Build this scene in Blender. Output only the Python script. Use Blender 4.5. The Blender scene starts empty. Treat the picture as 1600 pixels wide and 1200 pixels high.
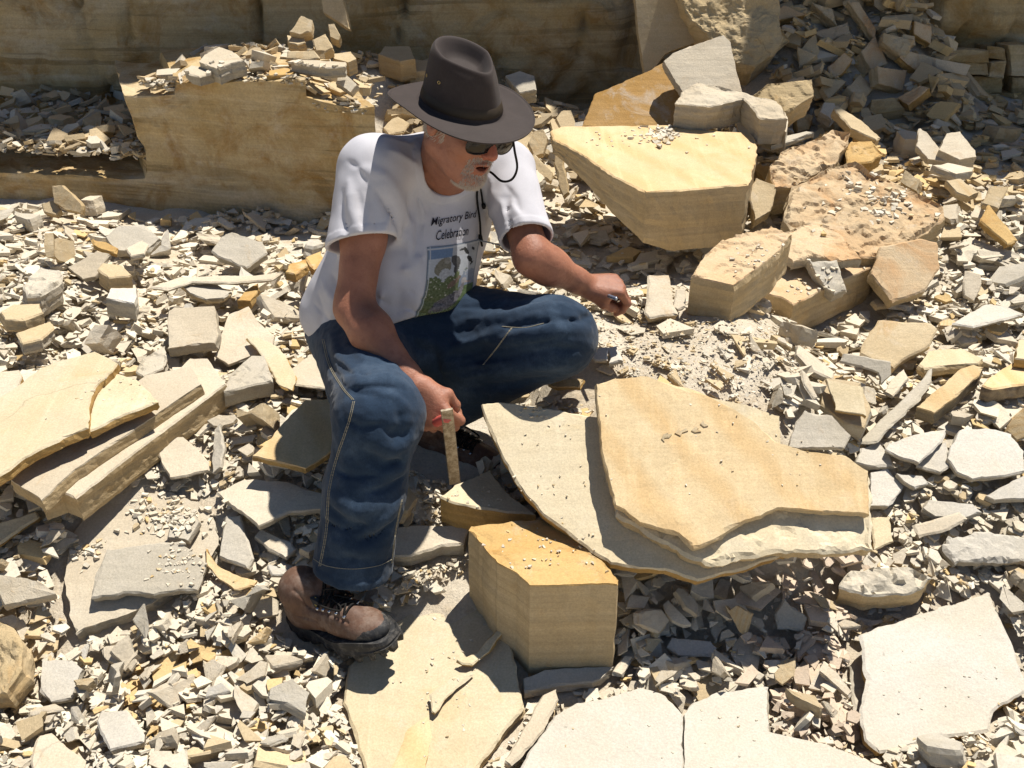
import bpy, bmesh, math, random
import numpy as np
from mathutils import Vector, Matrix, noise
from mathutils.geometry import delaunay_2d_cdt
from mathutils.bvhtree import BVHTree

R = math.radians
rnd = random.Random(7)
rng = np.random.default_rng(7)
SC = bpy.context.scene
COL = SC.collection

# ---------------------------------------------------------------- camera, world, sun
CAM_H, PITCH, FPX = 1.75, R(29.0), 1650.0
cam_d = bpy.data.cameras.new('camera')
cam_d.sensor_width = 36.0
cam_d.lens = 36.0 * FPX / 1600.0
cam_d.clip_end = 200
cam = bpy.data.objects.new('camera', cam_d)
COL.objects.link(cam)
cam.location = (0, 0, CAM_H)
cam.rotation_euler = (math.pi / 2 - PITCH, 0, 0)
SC.camera = cam

SHX, SHY = -0.27, -0.28                      # where a shadow falls per metre of height
sun_dir = Vector((-SHX, -SHY, 1)).normalized()
SUN_EL = math.asin(sun_dir.z)
SUN_AZ = math.atan2(sun_dir.x, sun_dir.y)
w = bpy.data.worlds.new('World')
SC.world = w
w.use_nodes = True
nt = w.node_tree
bg = nt.nodes['Background']
sky = nt.nodes.new('ShaderNodeTexSky')
sky.sky_type = 'NISHITA'
sky.sun_disc = False
sky.sun_elevation = SUN_EL
sky.sun_rotation = SUN_AZ
sky.altitude = 2100
sky.dust_density = 0.6
nt.links.new(sky.outputs[0], bg.inputs[0])
bg.inputs[1].default_value = 0.062
sd = bpy.data.lights.new('sun', 'SUN')
sd.energy = 4.8
sd.angle = R(0.55)
sd.color = (1.0, 0.95, 0.87)
so = bpy.data.objects.new('sun', sd)
COL.objects.link(so)
so.rotation_euler = sun_dir.to_track_quat('Z', 'Y').to_euler()
so.location = (0, 0, 8)
SC.view_settings.view_transform = 'Standard'
SC.view_settings.look = 'None'
SC.view_settings.exposure = 0.56
SC.view_settings.gamma = 1
SC.cycles.max_bounces = 6

# ---------------------------------------------------------------- picture <-> place
cP, sP = math.cos(PITCH), math.sin(PITCH)
def ray(px, py):
    u, v = (px - 800) / FPX, (600 - py) / FPX
    return Vector((u, cP + v * sP, -sP + v * cP))
def P(px, py, Y):
    d = ray(px, py)
    return Vector((0, 0, CAM_H)) + d * (Y / d.y)
def PZ(px, py, z):
    d = ray(px, py)
    return Vector((0, 0, CAM_H)) + d * ((z - CAM_H) / d.z)
def project(x, y, z):
    dz = z - CAM_H
    depth = y * cP - dz * sP
    return 800 + FPX * x / depth, 600 - FPX * (y * sP + dz * cP) / depth

def ss(t):
    t = np.clip(t, 0, 1)
    return t * t * (3 - 2 * t)
def ledge_y(x):
    return 3.80 - 0.24 * (x + 0.5)
_vn = np.random.default_rng(5).uniform(-1, 1, (64, 64))
def vn2(x, y, f):
    u = np.asarray(x) * f + 100; v = np.asarray(y) * f + 100
    i = np.floor(u).astype(int); j = np.floor(v).astype(int); a = u - i; b = v - j
    a = a * a * (3 - 2 * a); b = b * b * (3 - 2 * b)
    g = lambda p, q: _vn[p % 64, q % 64]
    return (g(i, j) * (1 - a) + g(i + 1, j) * a) * (1 - b) + (g(i, j + 1) * (1 - a) + g(i + 1, j + 1) * a) * b
def ground_z(x, y):
    g = 0.30 * ss((y - 1.65) / 0.85) + 0.02 * np.clip(y - 2.5, 0, 9)
    g = g + 0.34 * np.exp(-((x + 0.78) / 0.42) ** 2 - ((y - 4.78) / 0.42) ** 2)
    g = g + 0.22 * np.exp(-((x + 0.2) / 0.5) ** 2 - ((y - 4.9) / 0.35) ** 2)
    r = ss((x - 0.35) / 0.9)
    g = g + r * (0.16 * ss((y - 2.9) / 1.0) + 0.50 * ss((y - 4.25) / 1.1) * (1 - ss((x - 1.75) / 0.5)))
    g = g + 0.12 * ss((-0.9 - x) / 0.8) * ss((y - 1.9) / 0.9) * (1 - ss((y - 3.1) / .7))
    g = g + 0.19 * ss((y - 1.83) / 0.36) * ss((x + 0.03) / 0.2) * (1 - ss((x - .60) / .35)) * (1 - ss((y - 2.75) / .6))
    g = g + 0.020 * np.sin(x * 3.1 + 1.3 * y) * np.sin(y * 4.3 - x) 
    g = g + .010 * vn2(x, y, 7) + .006 * vn2(x, y, 17) + .003 * vn2(x, y, 37)
    return g
def ghit(px, py, lift=0.0):
    d = ray(px, py)
    t0 = 0.6
    prev = 0.6
    for i in range(400):
        t = 1.0 + i * 0.02
        p = Vector((0, 0, CAM_H)) + d * t
        if p.z < ground_z(p.x, p.y) + lift:
            lo, hi = prev, t
            for _ in range(14):
                m = (lo + hi) / 2
                q = Vector((0, 0, CAM_H)) + d * m
                if q.z < ground_z(q.x, q.y) + lift: hi = m
                else: lo = m
            return Vector((0, 0, CAM_H)) + d * hi
        prev = t
    return P(px, py, 5)

# ---------------------------------------------------------------- object helpers
def tag(o, label=None, cat=None, group=None, kind=None):
    if label: o['label'] = label
    if cat: o['category'] = cat
    if group: o['group'] = group
    if kind: o['kind'] = kind
    return o
def link_mesh(name, verts, faces, mats, parent=None, smooth=False, origin=None, fmat=None):
    me = bpy.data.meshes.new(name)
    v = np.asarray(verts, dtype=np.float64).reshape(-1, 3)
    if origin is not None and parent is None:
        v = v - np.asarray(origin)
    if isinstance(faces, np.ndarray):
        k = faces.shape[1]
        me.vertices.add(len(v)); me.vertices.foreach_set('co', v.astype(np.float32).ravel())
        me.loops.add(faces.size); me.loops.foreach_set('vertex_index', faces.astype(np.int32).ravel())
        me.polygons.add(len(faces)); me.polygons.foreach_set('loop_start', np.arange(0, faces.size, k, dtype=np.int32))
        me.update(calc_edges=True)
    else:
        me.from_pydata(v.tolist(), [], faces)
    for m in (mats if isinstance(mats, (list, tuple)) else [mats]):
        me.materials.append(m)
    if fmat is not None: me.polygons.foreach_set('material_index', np.asarray(fmat, dtype=np.int32))
    if smooth: me.polygons.foreach_set('use_smooth', np.ones(len(me.polygons), dtype=bool))
    me.update()
    o = bpy.data.objects.new(name, me)
    COL.objects.link(o)
    if parent is not None: o.parent = parent
    elif origin is not None: o.location = origin
    return o
def empty(name, loc):
    o = bpy.data.objects.new(name, None)
    o.empty_display_size = 0.1
    o.location = loc
    COL.objects.link(o)
    return o
def child_world(o, parent):
    """parts are built in world coordinates; keep them there under a moved parent"""
    o.parent = parent
    o.matrix_parent_inverse = Matrix.Translation(-Vector(parent.location))
    return o

# ---------------------------------------------------------------- materials
class NB:
    def __init__(s, name):
        s.m = bpy.data.materials.new(name); s.m.use_nodes = True
        s.t = s.m.node_tree; s.b = s.t.nodes['Principled BSDF']
        s.b.inputs['Specular IOR Level'].default_value = 0.2
    def n(s, typ, **kw):
        nd = s.t.nodes.new(typ)
        for k, v in kw.items():
            if k.startswith('i_'): nd.inputs[k[2:].replace('_', ' ')].default_value = v
            else: setattr(nd, k, v)
        return nd
    def l(s, a, b): s.t.links.new(a, b)
    def noise(s, vec, scale, detail=4, rough=0.6, dist=0.0):
        nd = s.n('ShaderNodeTexNoise'); nd.inputs['Scale'].default_value = scale
        nd.inputs['Detail'].default_value = detail; nd.inputs['Roughness'].default_value = rough
        nd.inputs['Distortion'].default_value = dist
        s.l(vec, nd.inputs['Vector']); return nd.outputs['Fac']
    def mapr(s, v, a, b, c=0.0, d=1.0):
        nd = s.n('ShaderNodeMapRange'); nd.inputs[1].default_value = a; nd.inputs[2].default_value = b
        nd.inputs[3].default_value = c; nd.inputs[4].default_value = d
        s.l(v, nd.inputs[0]); return nd.outputs[0]
    def mix(s, f, a, b, mode='MIX'):
        nd = s.n('ShaderNodeMix', data_type='RGBA', blend_type=mode)
        for inp, v in ((nd.inputs[0], f), (nd.inputs[6], a), (nd.inputs[7], b)):
            if hasattr(v, 'is_linked') or hasattr(v, 'links'): s.l(v, inp)
            elif isinstance(v, (int, float)): inp.default_value = v
            else: inp.default_value = (*v, 1)
        return nd.outputs[2]
    def math(s, op, a, b=0.0):
        nd = s.n('ShaderNodeMath', operation=op)
        for inp, v in ((nd.inputs[0], a), (nd.inputs[1], b)):
            if hasattr(v, 'links'): s.l(v, inp)
            else: inp.default_value = v
        return nd.outputs[0]
    def mapping(s, vec, scale=(1, 1, 1), rot=(0, 0, 0)):
        nd = s.n('ShaderNodeMapping'); nd.inputs['Scale'].default_value = scale; nd.inputs['Rotation'].default_value = rot
        s.l(vec, nd.inputs['Vector']); return nd.outputs[0]
    def bump(s, h, strength, dist, prev=None):
        nd = s.n('ShaderNodeBump'); nd.inputs['Strength'].default_value = strength
        nd.inputs['Distance'].default_value = dist; s.l(h, nd.inputs['Height'])
        if prev: s.l(prev, nd.inputs['Normal'])
        return nd.outputs[0]

def stone(name, base, alt, stain=(.44, .25, .08), amt=0.3, rand=0.10, lam=0.5, bump=1.0, dust=0.3, tint=False, streak=0.0, rings=0.0, fine=210, cracks=1.3, bed=0.0):
    B = NB(name)
    tc = B.n('ShaderNodeTexCoord'); oi = B.n('ShaderNodeObjectInfo')
    add = B.n('ShaderNodeVectorMath', operation='ADD')
    sc = B.n('ShaderNodeVectorMath', operation='SCALE'); sc.inputs[0].default_value = (13.0, 7.0, 5.0)
    B.l(oi.outputs['Random'], sc.inputs['Scale'])
    B.l(tc.outputs['Object'], add.inputs[0]); B.l(sc.outputs[0], add.inputs[1])
    v = add.outputs[0]
    n1 = B.noise(v, 3.0, 5, 0.62, 0.4)
    c = B.mix(B.mapr(n1, 0.38, 0.62), base, alt)
    n2 = B.noise(v, 5.5, 7, 0.68, 0.8)
    c = B.mix(B.mapr(n2, 0.66 - 0.26 * amt, 0.80 - 0.22 * amt, 0, min(1.0, 0.35 + amt)), c, stain)
    if rings:
        wv = B.n('ShaderNodeTexWave', wave_type='RINGS', rings_direction='SPHERICAL')
        wv.inputs['Scale'].default_value = 2.2; wv.inputs['Distortion'].default_value = 4.0
        wv.inputs['Detail'].default_value = 3; wv.inputs['Detail Scale'].default_value = 0.8
        B.l(v, wv.inputs['Vector'])
        c = B.mix(B.mapr(wv.outputs['Fac'], 0.45, 0.95, 0, rings), c, stain)
    if streak:
        nS = B.noise(B.mapping(v, (34, 2.0, 9), (0, 0, 0.5)), 1.0, 3, 0.6, 0.2)
        c = B.mix(B.mapr(nS, 0.5, 0.75, 0, streak), c, tuple(min(1, x * 1.25) for x in base))
    nL = B.noise(B.mapping(v, (2.0, 2.0, 70)), 1.0, 4, 0.65, 0.3)
    c = B.mix(B.mapr(nL, 0.35, 0.65, 0, lam * 0.5), c, tuple(x * 0.72 for x in alt))
    nD = B.noise(v, 9, 8, 0.75)
    c = B.mix(B.mapr(nD, 0.55, 0.72, 0, dust), c, (.62, .59, .53))
    if cracks:
        vo = B.n('ShaderNodeTexVoronoi', feature='DISTANCE_TO_EDGE'); vo.inputs['Scale'].default_value = cracks
        dn = B.n('ShaderNodeTexNoise'); dn.inputs['Scale'].default_value = 4.0; dn.inputs['Detail'].default_value = 6
        B.l(v, dn.inputs['Vector'])
        m1 = B.n('ShaderNodeVectorMath', operation='SCALE'); B.l(dn.outputs['Color'], m1.inputs[0]); m1.inputs['Scale'].default_value = .35
        m2 = B.n('ShaderNodeVectorMath', operation='ADD'); B.l(v, m2.inputs[0]); B.l(m1.outputs[0], m2.inputs[1])
        B.l(m2.outputs[0], vo.inputs['Vector'])
        gate = B.mapr(B.noise(v, 1.7, 2), .60, .63)
        ck = B.math('MULTIPLY', B.mapr(vo.outputs['Distance'], 0.0, .006, 1, 0), gate)
        c = B.mix(B.math('MULTIPLY', ck, .38), c, tuple(x * .35 for x in alt))
    pit = B.mapr(B.noise(v, 48, 3, .6), .70, .76)
    c = B.mix(B.math('MULTIPLY', pit, .5), c, tuple(x * .55 for x in alt))
    flk = B.mapr(B.noise(v, 5.0, 5, .5, .2), .585, .60)
    c = B.mix(B.math('MULTIPLY', flk, .10), c, tuple(min(1, x * 1.18) for x in base))
    if bed:
        bl = B.mapr(B.noise(B.mapping(v, (.7, .7, 26), (.03, .02, 0)), 1.0, 3, .5, .15), .57, .60)
        bl = B.math('MULTIPLY', bl, B.mapr(B.noise(v, 2.3, 3), .42, .58))
        c = B.mix(B.math('MULTIPLY', bl, bed), c, tuple(x * .45 for x in alt))
        pl = B.mapr(B.noise(B.mapping(v, (1.2, 1.2, 9)), 1.0, 5, .6, .4), .56, .66)
        c = B.mix(B.math('MULTIPLY', pl, .45), c, (.60, .52, .38))
    nF = B.noise(v, fine, 3, 0.7)
    c = B.mix(1.0, c, B.mix(B.mapr(nF, 0.3, 0.7), (.84, .84, .84), (1.1, 1.1, 1.1)), 'MULTIPLY')
    rv = B.mix(oi.outputs['Random'], (1 - rand, 1 - rand * 1.1, 1 - rand * 1.3), (1 + rand, 1 + rand, 1 + rand))
    c = B.mix(1.0, c, rv, 'MULTIPLY')
    if tint:
        at = B.n('ShaderNodeAttribute', attribute_name='tint')
        c = B.mix(1.0, c, at.outputs['Color'], 'MULTIPLY')
    B.l(c, B.b.inputs['Base Color'])
    B.b.inputs['Roughness'].default_value = 0.92
    h1 = B.bump(n2, 0.5 * bump, 0.010)
    h2 = B.bump(nL, 0.35 * bump * (0.3 + lam), 0.006, h1)
    h3 = B.bump(B.noise(v, 45, 7, 0.8), 0.55 * bump, 0.004, h2)
    h3 = B.bump(flk, 0.35, 0.0010, h3)
    if bed: h3 = B.bump(bl, -0.9, 0.006, h3)
    if cracks: h3 = B.bump(ck, -0.8, 0.003, h3)
    B.l(h3, B.b.inputs['Normal'])
    return B.m

M = {}
M['cream'] = stone('cream_limestone', (.59, .52, .405), (.54, .46, .34), amt=0.25)
M['white'] = stone('white_limestone', (.575, .54, .475), (.545, .495, .405), (.53, .46, .34), amt=0.18, lam=0.3, dust=0.35)
M['grey'] = stone('grey_limestone', (.52, .475, .395), (.47, .42, .33), amt=0.08)
M['tan'] = stone('tan_limestone', (.53, .43, .28), (.48, .37, .22), amt=0.35)
M['ochre'] = stone('ochre_limestone', (.63, .495, .30), (.60, .445, .245), (.57, .36, .15), amt=0.4, rings=0.5, streak=0.45, dust=0.12, bump=0.6)
M['yellow'] = stone('yellow_limestone', (.57, .49, .345), (.55, .455, .29), (.54, .40, .20), amt=0.3, streak=0.5, dust=0.3, bump=0.6)
M['orange'] = stone('orange_limestone', (.58, .46, .30), (.54, .38, .22), (.52, .31, .15), amt=0.6, dust=0.35, bump=1.2)
M['gold'] = stone('pale_gold_limestone', (.70, .61, .44), (.68, .57, .38), (.64, .50, .28), amt=0.3, streak=0.5, dust=0.2, bump=0.6)
M['rust'] = stone('rust_limestone', (.50, .31, .11), (.55, .38, .17), (.40, .20, .05), amt=0.6, dust=0.4)
M['rustside'] = stone('rust_edge', (.50, .34, .14), (.42, .26, .09), (.26, .14, .05), amt=0.6, lam=1.0, dust=0.05)
M['tanside'] = stone('tan_edge', (.54, .43, .27), (.48, .36, .20), (.44, .27, .10), amt=0.3, lam=1.0, dust=0.05)
M['greyside'] = stone('grey_edge', (.46, .42, .34), (.40, .35, .27), (.34, .26, .16), amt=0.3, lam=1.0, dust=0.15)
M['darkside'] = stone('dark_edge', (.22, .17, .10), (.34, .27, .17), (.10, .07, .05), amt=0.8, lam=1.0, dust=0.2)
M['marbled'] = stone('marbled_rust', (.46, .29, .12), (.40, .23, .07), (.55, .50, .44), amt=0.45, dust=0.35)
M['roughtan'] = stone('rough_tan', (.50, .39, .23), (.44, .33, .18), amt=0.3, bump=2.2, dust=0.1)
M['face'] = stone('cut_rock_face', (.58, .46, .28), (.49, .355, .17), (.36, .21, .07), amt=0.75, lam=0.9, dust=0.30, bump=1.6, fine=120, cracks=1.0, bed=.6)
M['chip'] = stone('chip_rubble', (.69, .64, .55), (.65, .585, .475), amt=0.12, tint=True, dust=0.2, cracks=0)
M['dirt'] = stone('pale_dirt', (.60, .535, .43), (.54, .46, .345), (.44, .34, .21), amt=0.4, bump=3.0, dust=0.5, lam=0.0, cracks=0, fine=140)

# ---------------------------------------------------------------- one slab or block from its outline
HEROES = []        # (xy polygon, plane of the underside, plane of the top) for the rubble that has to keep clear
def fbm(p, f, o=3):
    return noise.fractal(p * f, 0.9, 2.0, o)
def plane_poly(pts_px, C, n):
    """points of an outline on the plane through C with normal n"""
    out = []
    o = Vector((0, 0, CAM_H))
    for (px, py) in pts_px:
        d = ray(px, py)
        out.append(o + d * ((C - o).dot(n) / d.dot(n)))
    return out
def build_slab(name, pts, n, thick, mtop, mside, edge=0.0035, relief=0.0015, terr=0.0, seed=0, taper=0.0, parent=None, layers=None, rough3=0.0, skew=None):
    """pts: outline (world) of the upper face, n: its normal; thick: metres or function of point"""
    n = n.normalized()
    ax = Vector((1, 0, 0)); ax = (ax - n * ax.dot(n)).normalized(); ay = n.cross(ax)
    O = sum(pts, Vector()) / len(pts)
    p2 = [((p - O).dot(ax), (p - O).dot(ay)) for p in pts]
    area = sum(p2[i][0] * p2[(i + 1) % len(p2)][1] - p2[(i + 1) % len(p2)][0] * p2[i][1] for i in range(len(p2))) / 2
    if area < 0: p2 = p2[::-1]; area = -area
    per = sum(math.dist(p2[i], p2[(i + 1) % len(p2)]) for i in range(len(p2)))
    step = max(0.011, per / 150)
    sv = Vector((seed * 3.7, seed * 1.3, 0))
    # densified, chipped outline
    ring = []
    for i in range(len(p2)):
        a, b = p2[i], p2[(i + 1) % len(p2)]
        L = math.dist(a, b); k = max(1, int(L / step))
        nx, ny = (b[1] - a[1]) / max(L, 1e-6), -(b[0] - a[0]) / max(L, 1e-6)
        for j in range(k):
            t = j / k
            x, y = a[0] + (b[0] - a[0]) * t, a[1] + (b[1] - a[1]) * t
            q = Vector((x, y, 0)) + sv
            e = edge * 0.9 * fbm(q, 11, 3) + edge * 0.6 * fbm(q, 55, 2)
            ring.append((x + nx * e, y + ny * e, nx, ny))
    m = len(ring)
    th = (lambda p: thick) if not callable(thick) else thick
    tmean = th(O)
    K = layers or max(3, min(9, int(tmean / 0.012) + 2))
    verts, faces, fm = [], [], []
    def W(x, y, z): return O + ax * x + ay * y + n * z
    # levels: 0 = top rim (slightly in), 1.. down the side
    lv = [(0.0, -0.6)]
    for k in range(1, K + 1):
        lv.append((k / K, 0))
    offs = [rnd.uniform(-1, 1) for _ in lv]
    for li, (f, _) in enumerate(lv):
        for (x, y, nx, ny) in ring:
            p0 = W(x, y, 0); t = th(p0)
            if li == 0: off = -0.0018 - edge * 0.25 * (1 + fbm(Vector((x, y, 3)) + sv, 30, 2)) - .016 * max(0, fbm(Vector((x, y, 7)) + sv, 13, 3) - .28); z = 0
            else:
                z = -(t * f) if li > 1 else -(min(0.004, t * .3) + 0.0)
                if li > 1: z = -(0.004 + (t - 0.004) * (li - 1) / (K - 1))
                off = offs[li] * min(edge, 0.006) * 0.7 + edge * 0.8 * fbm(Vector((x * 1.0, y * 1.0, li * 0.9)) + sv, 26, 3) - taper * (-z)
                if li == K: off -= min(edge, .005)
            vv = W(x + nx * off, y + ny * off, z)
            if skew: vv = vv + skew * (-z / t)
            verts.append(vv)
    for li in range(K):
        a0, b0 = li * m, (li + 1) * m
        for i in range(m):
            j = (i + 1) % m
            faces.append((a0 + i, b0 + i, b0 + j, a0 + j)); fm.append(0 if li == 0 else 1)
    # underside
    faces.append([K * m + i for i in range(m - 1, -1, -1)]); fm.append(1)
    # top: constrained triangulation with inner points so that it can carry relief
    top2 = []
    for i in range(m):
        q = verts[i] - O
        top2.append(Vector((q.dot(ax), q.dot(ay))))
    xs = [q.x for q in top2]; ys = [q.y for q in top2]
    size = max(max(xs) - min(xs), max(ys) - min(ys))
    g = max(0.007, size / 72) if (terr or rough3) else max(0.012, size / 22)
    inner = []
    pa = np.array([(q.x, q.y) for q in top2])
    gx, gy = np.meshgrid(np.arange(min(xs), max(xs), g), np.arange(min(ys), max(ys), g))
    gp = np.stack([gx.ravel(), gy.ravel()], 1) + rng.uniform(-.3 * g, .3 * g, (gx.size, 2))
    ins = pip(gp, pa)
    gp = gp[ins]
    if len(gp):
        dmin = np.min(np.hypot(gp[:, None, 0] - pa[None, :, 0], gp[:, None, 1] - pa[None, :, 1]), axis=1)
        gp = gp[dmin > g * 0.5]
    inner = [Vector(q) for q in gp.tolist()]
    res = delaunay_2d_cdt(top2 + inner, [(i, (i + 1) % m) for i in range(m)], [], 1, 1e-6)
    vo, eo, fo, ov = res[0], res[1], res[2], res[3]
    base = len(verts); idx = []
    for vi, q in enumerate(vo):
        src = ov[vi]
        if src and min(src) < m: idx.append(min(src))
        else:
            q3 = Vector((q.x, q.y, 0)) + sv
            h = relief * (1.4 * fbm(q3, 5, 3) + 0.6 * fbm(q3, 22, 2))
            if terr:
                e = fbm(q3 * 1.0, 5.5, 4) * 2.6 + q.x * 0.9 - q.y * .5
                h += terr * (math.floor(e) + ss(((e - math.floor(e)) - .5) * 5 + .5)) 
            if rough3: h += rough3 * fbm(q3, 12, 4)
            idx.append(len(verts)); verts.append(W(q.x, q.y, h))
    for f in fo:
        t = [idx[i] for i in f]
        if len(set(t)) == 3: faces.append(t); fm.append(0)
    if rough3:
        for i, v in enumerate(verts):
            verts[i] = v + Vector((fbm(v + sv, 9, 3), fbm(v + sv * 2, 9, 3), fbm(v, 8, 3))) * rough3
    o = link_mesh(name, [tuple(v) for v in verts], faces, [mtop, mside], origin=tuple(O - n * tmean), fmat=fm)
    return o
def pip(p, poly):
    x, y = p[:, 0], p[:, 1]
    c = np.zeros(len(p), bool)
    j = len(poly) - 1
    for i in range(len(poly)):
        xi, yi = poly[i]; xj, yj = poly[j]
        with np.errstate(divide='ignore', invalid='ignore'):
            c ^= ((yi > y) != (yj > y)) & (x < (xj - xi) * (y - yi) / (yj - yi + 1e-12) + xi)
        j = i
    return c

def hero(name, px, lift, thick, mt='cream', ms=None, label='', cat='', group=None, slope=None, z=None, **kw):
    """an outline read off the photograph, laid on its own plane at its real distance"""
    cx = sum(p[0] for p in px) / len(px); cy = sum(p[1] for p in px) / len(px)
    if z is None:
        Cc = ghit(cx, cy, lift)
    else: Cc = PZ(cx, cy, z)
    if slope is None:
        e = 0.12
        slope = ((ground_z(Cc.x + e, Cc.y) - ground_z(Cc.x - e, Cc.y)) / (2 * e) * .8, (ground_z(Cc.x, Cc.y + e) - ground_z(Cc.x, Cc.y - e)) / (2 * e) * .8)
    n = Vector((-float(slope[0]), -float(slope[1]), 1)).normalized()
    pts = plane_poly(px, Cc, n)
    ms = ms or {'cream': 'greyside', 'white': 'greyside', 'grey': 'greyside', 'ochre': 'rustside', 'yellow': 'rustside', 'rust': 'rustside', 'tan': 'tanside'}.get(mt, 'tanside')
    o = build_slab(name, pts, n, thick, M[mt], M[ms], seed=len(HEROES) + 1, **kw)
    t = thick if not callable(thick) else max(thick(q) for q in pts)
    HEROES.append((np.array([(p.x, p.y) for p in pts]), (Cc.copy(), n.copy(), t)))
    tag(o, label, cat, group)
    return o
# ================================================================ THE SETTING
gx = np.concatenate([np.arange(-30, -3.6, 1.2), np.arange(-3.6, 4.2, 0.02), np.arange(4.2, 30, 1.2)])
gy = np.concatenate([np.arange(-20, 1.0, 1.0), np.arange(1.0, 6.4, 0.02), np.arange(6.4, 30, 1.2)])
X, Y = np.meshgrid(gx, gy)
Z = ground_z(X, np.clip(Y, 1.0, 6.4))
nx_, ny_ = len(gx), len(gy)
Vg = np.stack([X, Y, Z - 0.004], -1).reshape(-1, 3)
ii = (np.arange(ny_ - 1)[:, None] * nx_ + np.arange(nx_ - 1)[None, :]).ravel()
Fg = np.stack([ii, ii + 1, ii + nx_ + 1, ii + nx_], 1)
ground = link_mesh('ground', Vg, Fg, M['dirt'], smooth=True)
tag(ground, kind='structure')

# back wall of the quarry: one cut face with joints, benches and a broken top
def wall_y(x):
    return 5.15 + 0.10 * math.sin(x * 1.1) + (0.55 * float(ss((x - 0.9) / 0.35)) - 0.62 * float(ss((x - 1.92) / 0.06)))
def wall_top(x):
    return 3.55 - 0.9 * float(ss((x + 0.8) / 0.7)) - .35 * float(ss((x - .3) / .2)) + 2.0 * float(ss((x - .95) / 0.3)) + .10 * math.sin(7 * x) + .06 * math.sin(17 * x + 1)
xs = np.arange(-5.0, 5.5, 0.03)
zs = np.linspace(0.0, 1.0, 130)
cracks = [(-1.72, .010, .02), (-1.95, .014, -.03), (-1.25, .006, .05), (-0.55, .01, .02), (0.52, .05, .03), (0.35, .008, -.03), (2.28, .02, .02), (2.12, .012, -.01), (2.5, .02, .03), (-2.6, .02, 0.03), (3.1, .02, .0)]
Vw = []
for zi in zs:
    for x in xs:
        H = wall_top(x); z = 0.1 + zi * (H - 0.1)
        y = wall_y(x)
        p = Vector((x, 0, z))
        y += 0.05 * fbm(p, 1.1, 3) + 0.014 * fbm(Vector((x * .6, 3, z * 5)), 3, 3) + .004 * fbm(p, 14, 3)
        y += 0.03 * (math.floor(fbm(Vector((x * .7, 9, z)), 1.6, 2) * 3))
        if x > 1.95 and z < 0.95: y += 0.02 * math.floor(z / .09) % .06 + 0.03 * fbm(Vector((x, 0, math.floor(z / .09))), 6, 2)
        for cx, cw, ph in cracks:
            dx = x - cx - 0.05 * math.sin(z * 5 + cx * 7) - ph * z
            y += 0.12 * math.exp(-(dx / cw) ** 2) * (0.6 + .4 * math.sin(z * 9 + cx)) if abs(dx) < 4 * cw else 0
        Vw.append((x, y, z))
nw = len(xs)
iw = (np.arange(len(zs) - 1)[:, None] * nw + np.arange(nw - 1)[None, :]).ravel()
Fw = np.stack([iw, iw + 1, iw + nw + 1, iw + nw], 1)
Vw = np.array(Vw)
# top bench going back from the rim
rim = Vw[-nw:]
Vw = np.concatenate([Vw, rim + np.array([0, 7.0, 0.3])])
a = (len(zs) - 1) * nw
ib = a + np.arange(nw - 1)
Fw = np.concatenate([Fw, np.stack([ib, ib + 1, ib + nw + 1, ib + nw], 1)])
rock_wall = link_mesh('quarry_face', Vw, Fw, M['face'], smooth=False)
tag(rock_wall, kind='structure')

# the low ledge left standing in front of it
def on_ledge(px, py):
    """a picture point on the ledge's front face"""
    d = ray(px, py); o = Vector((0, 0, CAM_H))
    # y = 3.80 - .24 (x + .5)
    t = (3.80 - 0.12) / (d.y + 0.24 * d.x)
    return o + d * t
Lp = [(-260, 235), (-100, 250), (0, 268), (110, 272), (190, 277), (226, 278), (228, 236), (215, 215), (208, 190), (198, 165), (193, 150), (235, 149), (272, 146), (273, 127), (330, 126), (395, 125), (478, 124), (482, 151), (545, 169), (584, 166), (588, 215), (600, 260), (604, 420), (200, 420), (-260, 390)]
lp = [on_ledge(*q) for q in Lp]
nl = Vector((-0.24, -1, 0)).normalized()
ledge = build_slab('rock_ledge', lp, nl, 0.62, M['face'], M['face'], edge=0.006, relief=0.004, seed=77, rough3=0.006, layers=10, skew=Vector((-.38, 0, 0)))
tag(ledge, kind='structure')
EDX = []
def ledge_top(x, y):
    """height of the ledge under a point, or -9"""
    X, Y = np.broadcast_arrays(np.asarray(x, float), np.asarray(y, float))
    f = 3.80 - 0.24 * (X + 0.5)
    zz = np.full(X.shape, -9.0)
    inb = (Y > f - .01) & (Y < f + 0.6)
    zz = np.where(inb & (X < -1.40), 0.505, zz)
    zz = np.where(inb & (X >= -1.42) & (X < -1.23), 0.795, zz)
    zz = np.where(inb & (X >= -1.23) & (X < -0.74), 0.845, zz)
    zz = np.where(inb & (X >= -0.74) & (X < -0.50), 0.755, zz)
    # rubble floor behind the lower step
    zz = np.where((Y >= f + .55) & (X < -1.15), 0.50 + 0.22 * ss((X + 1.75) / .6), zz)
    return zz
# ================================================================ SLABS AND BLOCKS THE PHOTO SHOWS ONE BY ONE
S = 'slab'; Bk = 'block'; F = 'rock'
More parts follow.
